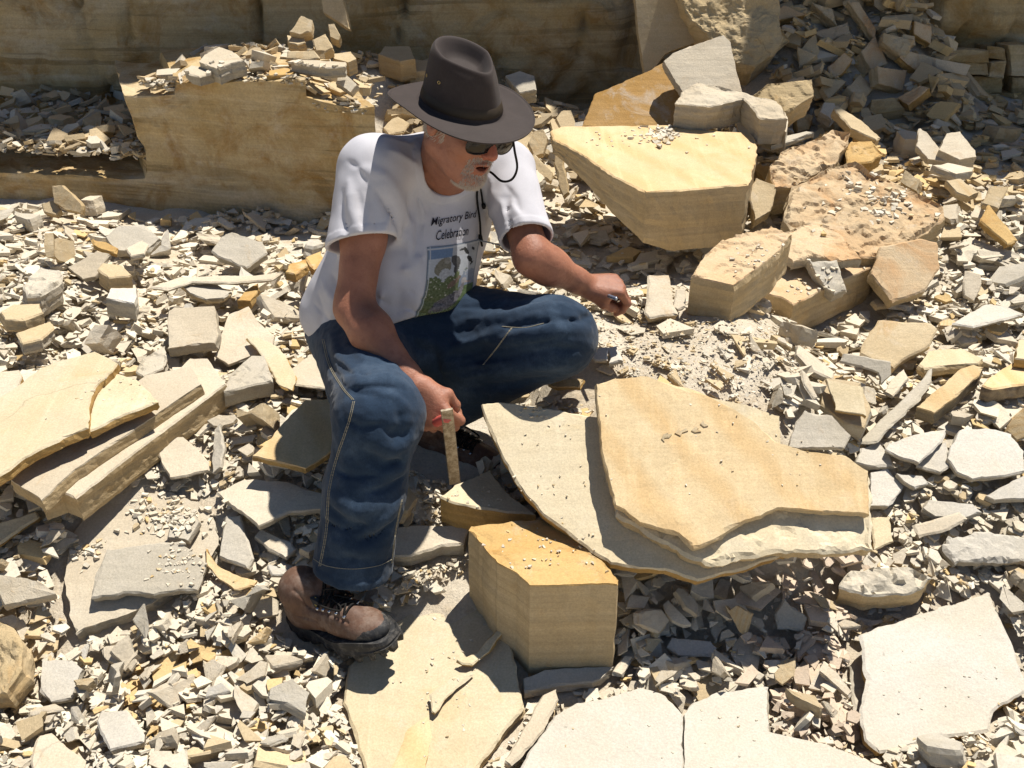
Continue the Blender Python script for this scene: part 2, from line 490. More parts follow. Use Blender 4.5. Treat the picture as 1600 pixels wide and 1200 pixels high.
# --- the stack of thin slabs in front of the man's knee
ST = (0.0, 0.62)
CZ = PZ(950, 770, 0.378)
def stackz(px, dz):
    cx = sum(p[0] for p in px) / len(px); cy = sum(p[1] for p in px) / len(px)
    n = Vector((-ST[0], -ST[1], 1)).normalized()
    C0 = CZ + n * dz
    return plane_poly([(cx, cy)], C0, n)[0].z
pA = [(932, 600), (960, 591), (1010, 586), (1050, 600), (1100, 615), (1150, 640), (1180, 660), (1212, 690), (1262, 705), (1322, 712), (1357, 735), (1358, 803), (1300, 800), (1250, 796), (1215, 794), (1190, 806), (1150, 822), (1120, 842), (1085, 857), (1060, 834), (1000, 817), (975, 797), (962, 790), (950, 745), (940, 700), (933, 640)]
hero('stone_slab', pA, 0, 0.026, 'ochre', 'tanside', 'largest smooth ochre slab, topmost of the leaning stack right of the man, flat face to the sun', S, slope=ST, z=stackz(pA, .055), terr=0, relief=.002)
pB = [(958, 700), (1200, 740), (1358, 745), (1363, 858), (1300, 862), (1220, 860), (1112, 882), (1080, 870), (1030, 842), (963, 803)]
hero('stone_slab', pB, 0, 0.036, 'gold', 'tanside', 'tan flaking slab showing as a strip just under the largest ochre slab', S, slope=ST, z=stackz(pB, .027), terr=.0035, edge=.007)
pC = [(752, 632), (780, 628), (850, 637), (928, 651), (1000, 660), (1180, 740), (1235, 862), (1150, 892), (1090, 906), (1050, 893), (1000, 887), (955, 880), (905, 845), (850, 803), (815, 765), (790, 720), (765, 670)]
hero('stone_slab', pC, 0, 0.045, 'gold', 'rustside', 'long pale yellow slab with a small chalky scar, left under the largest ochre slab', S, slope=ST, z=stackz(pC, -.012))
hero('stone_slab', [(1080, 612), (1160, 630), (1218, 650), (1222, 700), (1180, 700), (1100, 650)], 0.02, 0.03, 'yellow', None, 'corner of a yellowish slab poking out behind the largest ochre slab', S)
# --- blocks between the boot and the stack
hero('stone_block', [(733, 822), (800, 814), (846, 810), (882, 828), (945, 880), (968, 906), (966, 913), (900, 914), (828, 916), (806, 896), (775, 880), (752, 850), (730, 830)], 0, 0.27, 'rust', 'tanside', 'square cut block with a rusty orange top standing in front of the slab stack', Bk, slope=(0, 0.02), z=0.292, edge=.0035, terr=.002)
hero('stone_wedge', [(688, 776), (712, 757), (765, 734), (792, 768), (838, 803), (800, 800), (750, 793), (705, 783)], 0.13, 0.085, 'yellow', 'rustside', 'orange edged wedge of stone under the tip of the steel chisel', F, slope=(0, .1))
hero('stone_slab', [(610, 868), (612, 823), (660, 821), (732, 822), (724, 849), (690, 853), (640, 868)], 0.06, 0.05, 'cream', 'greyside', 'pale slab with a fist shaped shadow between trouser leg and square block', S)
hero('stone_slab', [(640, 958), (735, 911), (762, 945), (786, 985), (800, 1020), (818, 1106), (770, 1165), (715, 1240), (585, 1245), (560, 1160), (538, 1098), (545, 1040), (600, 985)], 0.035, 0.03, 'yellow', 'tanside', 'broad smooth yellowish slab lying below the toe of the nearer boot', S, edge=.004)
hero('stone_flake', [(713, 1032), (745, 1020), (780, 978), (786, 988), (765, 1018), (738, 1038), (722, 1036)], 0.046, 0.008, 'yellow', 'rustside', 'thin curved flake at the right edge of the broad slab below the boot', 'flake')
hero('stone_flake', [(674, 1112), (672, 1085), (705, 1058), (737, 1048), (739, 1054), (712, 1075), (690, 1100), (680, 1114)], 0.044, 0.008, 'yellow', 'rustside', 'ragged narrow flake in the middle of the broad slab below the boot', 'flake')
hero('stone_flake', [(610, 1205), (640, 1140), (668, 1120), (672, 1150), (660, 1215), (640, 1240)], 0.040, 0.006, 'ochre', 'rustside', 'ochre flake lying at the bottom edge of the broad slab below the boot', 'flake')
hero('stone_slab', [(790, 1240), (830, 1170), (868, 1118), (900, 1098), (940, 1092), (1000, 1074), (1040, 1086), (1066, 1116), (1068, 1250)], 0.05, 0.035, 'white', None, 'big chalky white slab filling the bottom edge of the photo, left half', S)
hero('stone_slab', [(1067, 1116), (1080, 1095), (1125, 1078), (1200, 1072), (1203, 1143), (1300, 1165), (1390, 1200), (1430, 1260), (1068, 1260)], 0.045, 0.03, 'white', None, 'second chalky white slab at the bottom edge, right of the seam', S)
hero('stone_slab', [(1344, 992), (1400, 972), (1470, 950), (1545, 925), (1560, 960), (1585, 1020), (1605, 1075), (1552, 1110), (1545, 1140), (1480, 1150), (1375, 1175), (1352, 1155), (1345, 1110), (1354, 1060), (1350, 1020)], 0.065, 0.024, 'white', 'rustside', 'large flat white slab with a cream rim lying alone at the lower right', S, edge=.004, slope=(-.06, .18))
hero('stone_slab', [(1328, 1040), (1352, 1010), (1370, 1000), (1380, 1110), (1365, 1140), (1335, 1110)], 0.02, 0.03, 'grey', None, 'grey slab end under the left edge of the lone white slab', S)
# --- left: the stack of thick sawn-looking slabs
hero('stone_slab', [(60, 778), (200, 650), (296, 560), (324, 560), (352, 600), (250, 676), (118, 778), (92, 765)], 0.085, 0.075, 'cream', 'tanside', 'lowest and longest beam of the straight edged slab stack at the left', S, edge=.0025, slope=(0.05, .12))
hero('stone_slab', [(15, 750), (120, 665), (228, 586), (298, 571), (315, 600), (215, 668), (118, 733), (66, 782)], 0.125, 0.038, 'cream', 'tanside', 'middle cream slab with a clean cut side in the left stack', S, edge=.0025, slope=(0.05, .12))
hero('stone_slab', [(-90, 790), (-60, 660), (28, 602), (60, 576), (105, 560), (148, 549), (185, 566), (175, 580), (150, 605), (138, 640), (136, 668), (60, 702), (0, 742)], 0.165, 0.032, 'yellow', 'rustside', 'broad yellow slab with a white smear, topmost of the left stack', S, slope=(0.05, .13), edge=.004)
hero('stone_slab', [(138, 668), (141, 640), (153, 607), (177, 582), (213, 592), (243, 622), (246, 627), (200, 645), (165, 662), (140, 672)], 0.16, 0.026, 'yellow', 'rustside', 'broken off corner piece beside the crack on top of the left stack', S, slope=(0.05, .12), edge=.004)
hero('stone_flake', [(55, 720), (80, 712), (114, 697), (110, 712), (92, 735), (78, 735)], 0.14, 0.010, 'grey', None, 'grey chip lying on the near end of the left slab stack', 'flake')
hero('stone_flake', [(95, 722), (118, 698), (137, 700), (120, 730), (100, 732)], 0.137, 0.010, 'grey', None, 'squarish flake beside the grey chip on the left slab stack', 'flake')
# --- lower left
hero('stone_slab', [(98, 905), (105, 868), (125, 802), (180, 771), (270, 768), (335, 798), (345, 850), (322, 885), (240, 944), (215, 955), (132, 985), (120, 993), (106, 962)], 0.035, 0.045, 'cream', 'greyside', 'wide cream slab partly covered by a grey one, lower left', S, edge=.006)
hero('stone_slab', [(143, 934), (150, 900), (166, 858), (225, 851), (282, 844), (322, 880), (316, 898), (308, 921), (286, 920), (240, 929), (200, 926)], 0.075, 0.026, 'grey', 'greyside', 'pale grey slab lying on the wide cream slab, lower left', S, edge=.004)
hero('stone_slab', [(263, 840), (268, 808), (300, 800), (312, 815), (296, 845)], 0.05, 0.02, 'grey', None, 'small grey plate just above the pale grey slab, lower left', S)
hero('stone_slab', [(338, 770), (380, 748), (450, 752), (505, 772), (503, 795), (450, 800), (405, 822), (380, 802), (350, 783)], 0.075, 0.02, 'cream', 'greyside', 'cream plate with a ragged near edge left of the trouser leg', S, slope=(0.02, .2))
hero('stone_slab', [(394, 713), (425, 680), (475, 625), (520, 622), (540, 690), (505, 715), (478, 732)], 0.11, 0.022, 'ochre', 'rustside', 'ochre slab half in the man\'s shadow behind his bent leg', S, slope=(-.05, .2))
hero('stone_slab', [(445, 592), (456, 574), (500, 545), (530, 545), (560, 600), (522, 609), (450, 599)], 0.06, 0.010, 'cream', None, 'bright cream plate touching the seat of the jeans', S)
hero('stone_slab', [(262, 546), (262, 486), (272, 480), (335, 478), (343, 520), (338, 536), (300, 539)], 0.10, 0.035, 'cream', None, 'squarish thick cream slab standing out above the left stack', S, slope=(0, .35))
hero('stone_slab', [(335, 556), (345, 520), (356, 491), (388, 478), (402, 500), (430, 525), (426, 541), (395, 555), (358, 571)], 0.06, 0.010, 'cream', None, 'thin cracked cream sheet right of the squarish thick slab', S, slope=(0, .3))
hero('stone_flake', [(385, 528), (402, 527), (432, 540), (450, 560), (463, 590), (455, 609), (436, 602), (415, 562)], 0.075, 0.006, 'yellow', None, 'curved ochre sliver left of the plate by the seat of the jeans', 'flake')
hero('stone_block', [(350, 612), (362, 580), (393, 556), (414, 555), (425, 596), (400, 600)], 0.07, 0.05, 'grey', 'greyside', 'rough grey wedge under the curved ochre sliver', F, terr=.004)
hero('stone_slab', [(248, 700), (262, 684), (286, 680), (308, 700), (326, 722), (325, 734), (290, 744), (266, 747), (252, 722)], 0.045, 0.013, 'cream', None, 'five sided cream plate on the gravel right of the left stack', S)
hero('stone_flake', [(330, 722), (334, 672), (343, 661), (351, 700), (345, 729), (333, 740)], 0.05, 0.012, 'grey', None, 'upright leaf shaped grey sliver on the gravel', 'flake', slope=(.5, .5))
hero('stone_slab', [(-40, 585), (30, 577), (36, 590), (16, 628), (-40, 615)], 0.07, 0.025, 'cream', 'rustside', 'cream slab cut by the left edge of the photo above the stack', S)
hero('stone_flake', [(320, 856), (345, 886), (372, 897), (402, 906), (398, 915), (366, 922), (340, 906), (322, 882)], 0.045, 0.008, 'ochre', None, 'bent ochre strip of stone on the gravel left of the boot', 'flake')
hero('stone_slab', [(343, 868), (350, 806), (376, 804), (386, 845), (396, 872), (388, 888)], 0.055, 0.018, 'grey', None, 'long grey plate leaning between cream plate and ochre strip', S, slope=(.1, .45))
hero('stone_slab', [(398, 838), (408, 826), (455, 848), (462, 858), (448, 872), (420, 858)], 0.055, 0.014, 'cream', None, 'small cream plate left of the trouser hem', S)
hero('stone_slab', [(152, 1126), (158, 1110), (196, 1110), (224, 1148), (222, 1158), (172, 1172)], 0.055, 0.022, 'white', None, 'square white tile of stone at the lower left on the gravel', S, slope=(.1, .15))
hero('stone_slab', [(60, 1080), (64, 1030), (110, 1030), (130, 1045), (112, 1090), (80, 1098)], 0.05, 0.02, 'white', None, 'bluish white plate above left of the square white tile', S, slope=(0, .3))
hero('stone_block', [(-40, 1085), (-40, 960), (10, 975), (38, 1010), (36, 1045), (10, 1080)], 0.10, 0.07, 'roughtan', None, 'coarse sandy boulder cut by the left edge of the photo', F, terr=.006, rough3=.01)
hero('stone_slab', [(-60, 850), (0, 815), (55, 800), (60, 808), (0, 848), (-60, 880)], 0.06, 0.022, 'yellow', None, 'yellow plate at the left edge below the left stack', S)
hero('stone_slab', [(48, 1190), (60, 1150), (80, 1145), (130, 1190), (120, 1230), (60, 1240)], 0.04, 0.02, 'cream', None, 'cream plate at the bottom edge left of the square white tile', S)
hero('stone_slab', [(150, 1010), (190, 1005), (215, 1022), (195, 1047), (160, 1030)], 0.05, 0.02, 'cream', None, 'ridged cream plate below the wide slab, lower left', S, slope=(.2, .4))
hero('stone_flake', [(172, 1018), (200, 992), (214, 1035), (205, 1048)], 0.06, 0.012, 'cream', None, 'pointed cream flake standing below the wide slab, lower left', 'flake', slope=(-.3, .7))
# --- middle distance left
hero('stone_slab', [(235, 448), (280, 433), (345, 430), (400, 430), (442, 425), (425, 436), (370, 441), (300, 440), (262, 452)], 0.12, 0.012, 'cream', 'greyside', 'long thin cream sheet bridging other rocks left of the man', S, slope=(0, .12))
hero('stone_slab', [(283, 446), (330, 440), (362, 455), (350, 465), (322, 468), (296, 458)], 0.09, 0.018, 'grey', 'tanside', 'tilted plate tucked under the long thin sheet', S)
hero('stone_block', [(165, 466), (172, 450), (214, 449), (216, 462), (210, 474)], 0.12, 0.055, 'white', None, 'blocky white stone on a second one, left middle', Bk)
hero('stone_block', [(152, 420), (160, 411), (190, 414), (206, 430), (170, 434)], 0.13, 0.06, 'tan', 'tanside', 'tan block above the blocky white stone', Bk)
hero('stone_block', [(25, 520), (78, 502), (85, 512), (66, 530), (35, 536)], 0.10, 0.04, 'tan', 'greyside', 'tan brick like stone at the far left above the stack', Bk)
hero('stone_block', [(32, 447), (60, 417), (92, 425), (98, 440), (62, 465), (40, 465)], 0.12, 0.07, 'grey', None, 'craggy grey boulder at the far left', F, terr=.006, rough3=.008)
hero('stone_block', [(0, 487), (20, 475), (62, 474), (68, 488), (40, 500), (8, 500)], 0.10, 0.04, 'tan', None, 'rusty topped stone at the far left edge', Bk)
hero('stone_block', [(142, 374), (165, 378), (184, 388), (182, 396), (160, 390), (146, 384)], 0.13, 0.02, 'rust', None, 'small dark orange stone in the rubble below the ledge', F, slope=(-.2, .5))
hero('stone_block', [(445, 425), (452, 412), (478, 405), (480, 415), (462, 428)], 0.13, 0.03, 'rust', None, 'orange brown stone just left of the man\'s sleeve', F)
hero('stone_block', [(478, 402), (500, 392), (506, 410), (490, 420)], 0.12, 0.03, 'rust', None, 'second orange stone touching the man\'s shirt at the left', F)
hero('stone_block', [(370, 470), (385, 452), (402, 442), (404, 452), (392, 470)], 0.09, 0.03, 'rust', None, 'rusty sliver in the gap under the long thin sheet', F)
hero('stone_slab', [(80, 290), (96, 289), (112, 302), (128, 320), (126, 333), (104, 330), (84, 316)], 0.10, 0.03, 'tan', None, 'pointed tan stone leaning on the foot of the ledge', F, slope=(.3, 1.4))
hero('stone_slab', [(65, 318), (84, 312), (95, 328), (88, 336), (68, 332)], 0.06, 0.03, 'tan', None, 'stubby tan stone left of the pointed leaning one', F, slope=(0, .8))
hero('stone_slab', [(165, 370), (185, 352), (225, 350), (250, 372), (230, 392), (180, 392)], 0.09, 0.03, 'grey', None, 'rounded grey slab in the shade at the ledge foot', S, slope=(0, .4))
hero('stone_slab', [(330, 392), (345, 370), (362, 362), (410, 378), (418, 395), (385, 418), (340, 400)], 0.10, 0.03, 'grey', None, 'large grey slab half in shade below the ledge', S, slope=(0, .4))
hero('stone_slab', [(105, 418), (150, 392), (172, 396), (150, 432), (130, 437)], 0.09, 0.016, 'cream', 'greyside', 'leaning pale plate left of the tan block', S, slope=(.1, .5))
hero('stone_slab', [(196, 388), (222, 375), (232, 382), (226, 396), (205, 400)], 0.12, 0.02, 'cream', None, 'small bright plate right of the dark orange stone', S)
hero('stone_block', [(212, 580), (222, 560), (255, 540), (262, 560), (255, 575), (225, 588)], 0.06, 0.04, 'grey', None, 'crumbling striped stone behind the left stack', F, terr=.005)
# stones on the ledge top
hero('stone_block', [(310, 97), (318, 86), (342, 73), (366, 80), (381, 94), (360, 99), (340, 108)], 0, 0.06, 'cream', 'greyside', 'cube shaped cream stone sitting on top of the ledge', Bk, slope=(0.1, .15), z=.915)
hero('stone_block', [(287, 108), (298, 102), (330, 105), (334, 114), (312, 120), (296, 116)], 0, 0.035, 'cream', 'greyside', 'low flat stone left of the cube shaped one on the ledge', Bk, slope=(0, .1), z=.880)
hero('stone_block', [(454, 98), (462, 93), (500, 94), (541, 97), (540, 104), (508, 106)], 0, 0.04, 'cream', 'greyside', 'flat lit slab lying on the ledge left of the hat', S, slope=(0, .1), z=.905)
hero('stone_block', [(447, 92), (449, 80), (490, 79), (500, 90), (480, 94)], 0, 0.06, 'tan', None, 'upright tan stone behind the flat slab on the ledge', Bk, slope=(0, .9), z=.92)
hero('stone_block', [(524, 130), (530, 111), (540, 114), (558, 132), (548, 144)], 0, 0.04, 'cream', None, 'pointed stone at the right end of the ledge top', F, slope=(.2, 1.0), z=.84)
hero('stone_block', [(416, 118), (420, 110), (460, 103), (463, 110), (455, 117)], 0, 0.035, 'rust', None, 'rust sided stone on the middle of the ledge', F, slope=(0, .1), z=.875)
# rubble mound behind the ledge
for (q, zz, sl, lab) in [([(452, 50), (470, 24), (488, 30), (486, 50), (468, 54)], .95, 1.0, 'tilted grey block highest on the shaded mound behind the ledge'),
                         ([(448, 55), (475, 57), (478, 66), (465, 70), (450, 66)], .90, .3, 'flat shaded block halfway up the mound behind the ledge'),
                         ([(488, 62), (508, 52), (520, 74), (500, 85), (494, 80)], .90, .9, 'squarish shaded block at the right of the mound behind the ledge'),
                         ([(512, 38), (522, 36), (531, 55), (528, 62), (516, 58)], .92, 1.0, 'narrow upright shaded stone near the top of the mound'),
                         ([(502, 0), (508, -20), (530, -20), (540, 10), (545, 45), (505, 20)], 1.0, 2.5, 'tall pale stone leaning on the wall above the mound'),
                         ([(518, 84), (548, 80), (558, 92), (545, 98), (522, 92)], .84, .2, 'low shaded block at the foot of the mound beside the flat lit slab')]:
    hero('stone_block', q, 0, 0.06, 'tan', 'tanside', lab, Bk, 'blocks on the shaded mound', slope=(0, sl), z=zz)
hero('stone_slab', [(598, 200), (612, 185), (622, 182), (640, 192), (632, 205), (608, 210)], 0.12, 0.02, 'tan', None, 'sunlit tan slab on edge between ledge and shoulder', S, slope=(0, .5))
hero('stone_block', [(590, 85), (600, 72), (640, 72), (650, 92), (625, 96)], 0.14, 0.10, 'tan', None, 'shaded block behind the hat brim at the wall foot', Bk, slope=(0, .3))
hero('stone_block', [(625, 100), (640, 92), (700, 96), (700, 110), (640, 112)], 0.10, 0.10, 'tan', None, 'dark shaded block behind the crown of the hat', Bk, slope=(0, .2))
hero('stone_block', [(790, 118), (812, 110), (835, 118), (838, 140), (812, 145)], 0.14, 0.08, 'grey', None, 'rounded grey stone right of the hat crown', F, slope=(0, .6))
# --- right: the big ochre block and its neighbours
def tV(p):
    u = (project(p.x, p.y, p.z)[0] - 862) / 310.0
    return 0.05 + 0.165 * min(1, max(0, u) * 1.6)
hero('boulder', [(860, 204), (875, 198), (960, 196), (1040, 195), (1100, 204), (1165, 207), (1178, 216), (1182, 240), (1168, 288), (1090, 294), (1010, 300), (960, 275), (900, 235), (866, 218)], 0, tV, 'ochre', 'tanside', 'huge smooth topped ochre block hanging over the rubble behind the outstretched arm', 'boulder', slope=(0.0, 0.05), z=.67, edge=.005, layers=9)
hero('boulder', [(1055, 160), (1063, 141), (1090, 130), (1122, 133), (1215, 160), (1230, 184), (1212, 186), (1190, 184), (1162, 153), (1105, 166)], 0, 0.10, 'cream', 'greyside', 'pale scooped block lying on the back of the huge ochre block', 'boulder', slope=(0, .15), z=.78, rough3=.01)
hero('boulder', [(1160, 152), (1215, 160), (1230, 184), (1228, 205), (1190, 190), (1178, 178)], 0, 0.10, 'cream', 'greyside', 'stubby pale block at the right end of the scooped one', 'boulder', slope=(0.1, .2), z=.73)
hero('stone_slab', [(908, 200), (930, 146), (945, 140), (1018, 108), (1045, 92), (1075, 130), (1066, 200)], 0, 0.06, 'marbled', 'rustside', 'rust brown slab with a white crystalline patch leaning behind the huge block', S, slope=(0, .8), z=.70)
hero('stone_slab', [(1036, 96), (1050, 82), (1130, 54), (1142, 66), (1160, 146), (1110, 185), (1070, 150)], 0, 0.05, 'cream', 'greyside', 'tall pale peaked slab leaning behind the rust brown one', S, slope=(0, 1.0), z=.80)
hero('boulder', [(1040, -40), (1215, -40), (1216, 30), (1222, 60), (1205, 85), (1180, 106), (1150, 100), (1120, 74), (1080, 32)], 0, 0.22, 'roughtan', None, 'big coarse pitted boulder at the top edge right of the hat', 'boulder', slope=(.1, 1.6), z=.90, terr=.004, rough3=.012)
hero('stone_slab', [(988, -40), (1060, -40), (1100, 62), (1040, 85), (1008, 126), (998, 60)], 0, 0.06, 'tan', 'tanside', 'shaded upright slab between dark crevice and pitted boulder', S, slope=(0, 3.0), z=.88)
hero('boulder', [(1175, 150), (1200, 130), (1268, 124), (1272, 150), (1225, 180), (1190, 160)], 0, 0.12, 'roughtan', None, 'rough tan block behind the scooped pale one', 'boulder', slope=(0, .8), z=.78, terr=.005)
hero('boulder', [(1198, 265), (1222, 235), (1262, 225), (1300, 200), (1330, 205), (1322, 235), (1300, 262), (1240, 290), (1210, 295)], 0.16, 0.12, 'orange', None, 'craggy orange tan boulder right of the huge block', 'boulder', slope=(0, .35), terr=.010, rough3=.012)
hero('boulder', [(1225, 345), (1235, 292), (1300, 262), (1335, 252), (1400, 285), (1472, 322), (1476, 338), (1448, 366), (1370, 402), (1300, 402), (1250, 380)], 0.15, 0.075, 'orange', None, 'broad orange tan boulder with a flaking chip covered top, right middle', 'boulder', slope=(0, .28), terr=.009, rough3=.010)
hero('boulder', [(1150, 448), (1213, 400), (1290, 405), (1372, 396), (1366, 416), (1300, 445), (1240, 476), (1222, 464)], 0.135, 0.13, 'orange', 'tanside', 'square edged block with an orange top, nearest in the right hand heap', 'boulder', slope=(0, .10))
hero('boulder', [(1080, 432), (1100, 398), (1125, 376), (1205, 356), (1238, 366), (1214, 396), (1148, 446), (1120, 440)], 0.145, 0.13, 'orange', 'tanside', 'chipped block with a broken corner beside the dirt hollow', 'boulder', slope=(0, .12), terr=.005)
hero('boulder', [(1214, 388), (1222, 364), (1266, 345), (1312, 364), (1347, 404), (1318, 408), (1270, 402), (1240, 410)], 0.20, 0.035, 'orange', 'greyside', 'rounded plate lying across the two square edged blocks', F, terr=.004, slope=(0, .25))
hero('boulder', [(1262, 408), (1306, 404), (1322, 455), (1304, 462), (1285, 445)], 0.17, 0.05, 'grey', None, 'dark grey three cornered stone under the rounded plate', F, slope=(0, .8), rough3=.006)
hero('boulder', [(1362, 428), (1376, 386), (1440, 373), (1464, 380), (1467, 420), (1445, 452), (1395, 472), (1388, 462)], 0.15, 0.05, 'orange', 'tanside', 'leaning pinkish tan slab right of the square edged block', S, slope=(0, .75))
hero('boulder', [(1170, 300), (1182, 278), (1215, 290), (1205, 330), (1180, 345)], 0.14, 0.06, 'tan', None, 'small three sided orange stone beside the huge block', F, slope=(0, .8))
hero('boulder', [(1320, 235), (1330, 222), (1362, 220), (1380, 240), (1362, 252), (1325, 258)], 0.14, 0.06, 'rust', None, 'knobbly rust stone above the broad flaking boulder', F, terr=.004, slope=(0, .4))
hero('stone_slab', [(1302, 170), (1308, 165), (1350, 190), (1376, 215), (1370, 219), (1330, 200)], 0.17, 0.04, 'tan', None, 'long tan bar leaning at the foot of the shaded rubble', F, slope=(-.1, .4))
hero('stone_slab', [(1280, 175), (1288, 160), (1304, 160), (1310, 175), (1300, 187)], 0.14, 0.05, 'cream', None, 'small pale stone left of the long tan bar', F, slope=(0, .6))
hero('stone_slab', [(1200, 218), (1260, 205), (1272, 206), (1235, 220), (1205, 228)], 0.20, 0.02, 'grey', None, 'thin grey plate pointing right above the craggy boulder', S)
hero('stone_block', [(1466, 235), (1478, 208), (1500, 205), (1525, 235), (1526, 245), (1500, 250)], 0.14, 0.08, 'cream', 'greyside', 'boxy cream rock where the shade ends on the right', Bk, slope=(0, .5))
hero('stone_slab', [(1432, 228), (1436, 200), (1448, 205), (1480, 245), (1488, 255), (1450, 248)], 0.12, 0.03, 'cream', None, 'leaning cream plate left of the boxy cream rock', S, slope=(0, .6))
hero('stone_slab', [(1456, 258), (1480, 254), (1522, 262), (1520, 268), (1495, 272)], 0.12, 0.03, 'cream', None, 'flat tongue shaped plate under the boxy cream rock', S)
hero('stone_slab', [(1478, 282), (1500, 278), (1530, 300), (1515, 308), (1495, 300)], 0.12, 0.03, 'tan', None, 'tan brick like piece right of the flaking boulder', Bk, slope=(0, .4))
hero('stone_slab', [(1536, 318), (1548, 292), (1576, 291), (1560, 325)], 0.12, 0.03, 'tan', None, 'tan brick standing on end near the right edge', Bk, slope=(0, .5))
hero('stone_slab', [(1532, 345), (1545, 320), (1570, 350), (1590, 375), (1575, 382), (1555, 365)], 0.12, 0.03, 'rust', None, 'rusty splinter near the right edge', F, slope=(0, .5))
# --- right, sunlit rubble field
hero('stone_slab', [(1345, 552), (1352, 530), (1374, 500), (1455, 505), (1464, 514), (1452, 538), (1420, 556), (1396, 574), (1370, 565)], 0.10, 0.03, 'tan', 'tanside', 'broad smooth tan slab tilted to the viewer, right of the dirt hollow', S, slope=(.05, .45))
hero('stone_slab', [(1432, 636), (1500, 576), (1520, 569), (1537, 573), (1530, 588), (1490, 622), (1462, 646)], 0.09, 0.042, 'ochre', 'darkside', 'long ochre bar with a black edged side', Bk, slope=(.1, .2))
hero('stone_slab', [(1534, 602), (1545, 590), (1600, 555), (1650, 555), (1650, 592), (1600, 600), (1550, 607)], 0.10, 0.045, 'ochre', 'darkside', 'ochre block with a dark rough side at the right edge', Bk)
hero('stone_slab', [(1434, 570), (1450, 548), (1500, 543), (1537, 560), (1530, 568), (1490, 570), (1445, 576)], 0.08, 0.03, 'yellow', 'tanside', 'yellowish slab just above the long ochre bar', S)
hero('stone_slab', [(1586, 560), (1590, 530), (1640, 530), (1640, 565)], 0.14, 0.03, 'yellow', 'rustside', 'small yellow block cut by the right edge of the photo', Bk)
hero('stone_slab', [(1480, 716), (1485, 695), (1500, 672), (1540, 668), (1580, 676), (1600, 704), (1600, 735), (1556, 744), (1520, 748), (1495, 738)], 0.06, 0.02, 'white', None, 'large eight sided white plate below the ochre bar', S)
hero('stone_slab', [(1383, 702), (1388, 692), (1430, 678), (1478, 671), (1470, 690), (1437, 723), (1405, 714)], 0.075, 0.014, 'white', None, 'pointed white plate left of the eight sided one', S, slope=(0.03, .22))
hero('stone_slab', [(1432, 728), (1455, 700), (1478, 690), (1482, 728), (1470, 738)], 0.05, 0.014, 'white', None, 'white plate under the pointed one', S)
hero('stone_slab', [(1338, 722), (1346, 700), (1372, 690), (1392, 712), (1400, 730), (1360, 728)], 0.05, 0.02, 'white', None, 'white plate by the upper right corner of the largest slab', S)
hero('stone_slab', [(1359, 738), (1385, 730), (1412, 760), (1400, 780), (1390, 792), (1360, 792)], 0.05, 0.022, 'white', None, 'white plate touching the right end of the largest ochre slab', S)
hero('stone_slab', [(1362, 808), (1392, 805), (1397, 846), (1366, 860)], 0.05, 0.012, 'yellow', None, 'small peach coloured plate right of the tan flaking slab', S)
hero('stone_slab', [(1470, 852), (1480, 836), (1530, 828), (1600, 838), (1650, 850), (1650, 878), (1530, 878), (1492, 880)], 0.06, 0.025, 'white', None, 'rough chalk white slab at the right edge above the lone white slab', S, terr=.003, edge=.008)
hero('stone_slab', [(1540, 775), (1570, 755), (1610, 738), (1650, 745), (1640, 770), (1600, 780), (1555, 782)], 0.05, 0.02, 'white', None, 'white plate at the right edge under the eight sided one', S)
hero('stone_slab', [(1442, 795), (1450, 780), (1490, 783), (1520, 786), (1535, 800), (1500, 812), (1462, 806)], 0.05, 0.018, 'white', None, 'five sided white plate right of the peach coloured one', S)
hero('stone_slab', [(1400, 740), (1440, 742), (1460, 755), (1430, 762), (1412, 752)], 0.05, 0.014, 'white', None, 'narrow white plate below the pointed one', S)
hero('stone_slab', [(1428, 820), (1500, 800), (1512, 810), (1470, 830), (1436, 838)], 0.06, 0.012, 'cream', None, 'long cream splinter plate above the chalk white slab', S)
hero('stone_block', [(1282, 632), (1284, 600), (1292, 590), (1345, 596), (1362, 640), (1350, 668), (1318, 660)], 0.10, 0.05, 'tan', 'greyside', 'thick layered chunk right behind the largest ochre slab', Bk, slope=(0.1, .35))
hero('stone_slab', [(1290, 592), (1348, 604), (1356, 650), (1305, 642), (1300, 625)], 0.125, 0.012, 'yellow', None, 'squarish tan plate lying on the thick layered chunk', S, slope=(0.1, .35))
hero('stone_slab', [(1246, 552), (1250, 540), (1280, 562), (1306, 582), (1300, 592), (1270, 578)], 0.07, 0.02, 'cream', None, 'narrow cream bar behind the layered chunk', F)
hero('stone_slab', [(1313, 566), (1318, 552), (1355, 558), (1392, 565), (1394, 585), (1378, 600), (1372, 582), (1345, 572)], 0.12, 0.016, 'grey', None, 'upright grey plate throwing a shadow on the layered chunk', S, slope=(0, 1.0))
hero('stone_slab', [(1340, 692), (1375, 655), (1410, 625), (1455, 575), (1456, 596), (1430, 630), (1398, 660), (1372, 690)], 0.06, 0.012, 'grey', None, 'long lilac grey slab pointing up beside the ochre bar', S, slope=(.05, .2))
hero('stone_slab', [(1232, 700), (1240, 665), (1256, 640), (1300, 648), (1330, 680), (1320, 700)], 0.08, 0.02, 'grey', None, 'bent grey plate behind the back edge of the largest ochre slab', S, slope=(0, .6))
hero('stone_slab', [(1382, 612), (1392, 592), (1412, 577), (1420, 590), (1408, 605), (1395, 618)], 0.07, 0.01, 'cream', None, 'small cream tile between grey plate and lilac slab', S)
hero('stone_slab', [(1488, 505), (1540, 475), (1572, 478), (1600, 490), (1560, 500), (1520, 510)], 0.09, 0.014, 'white', None, 'triangular white plate above the ochre bar near the right edge', S)
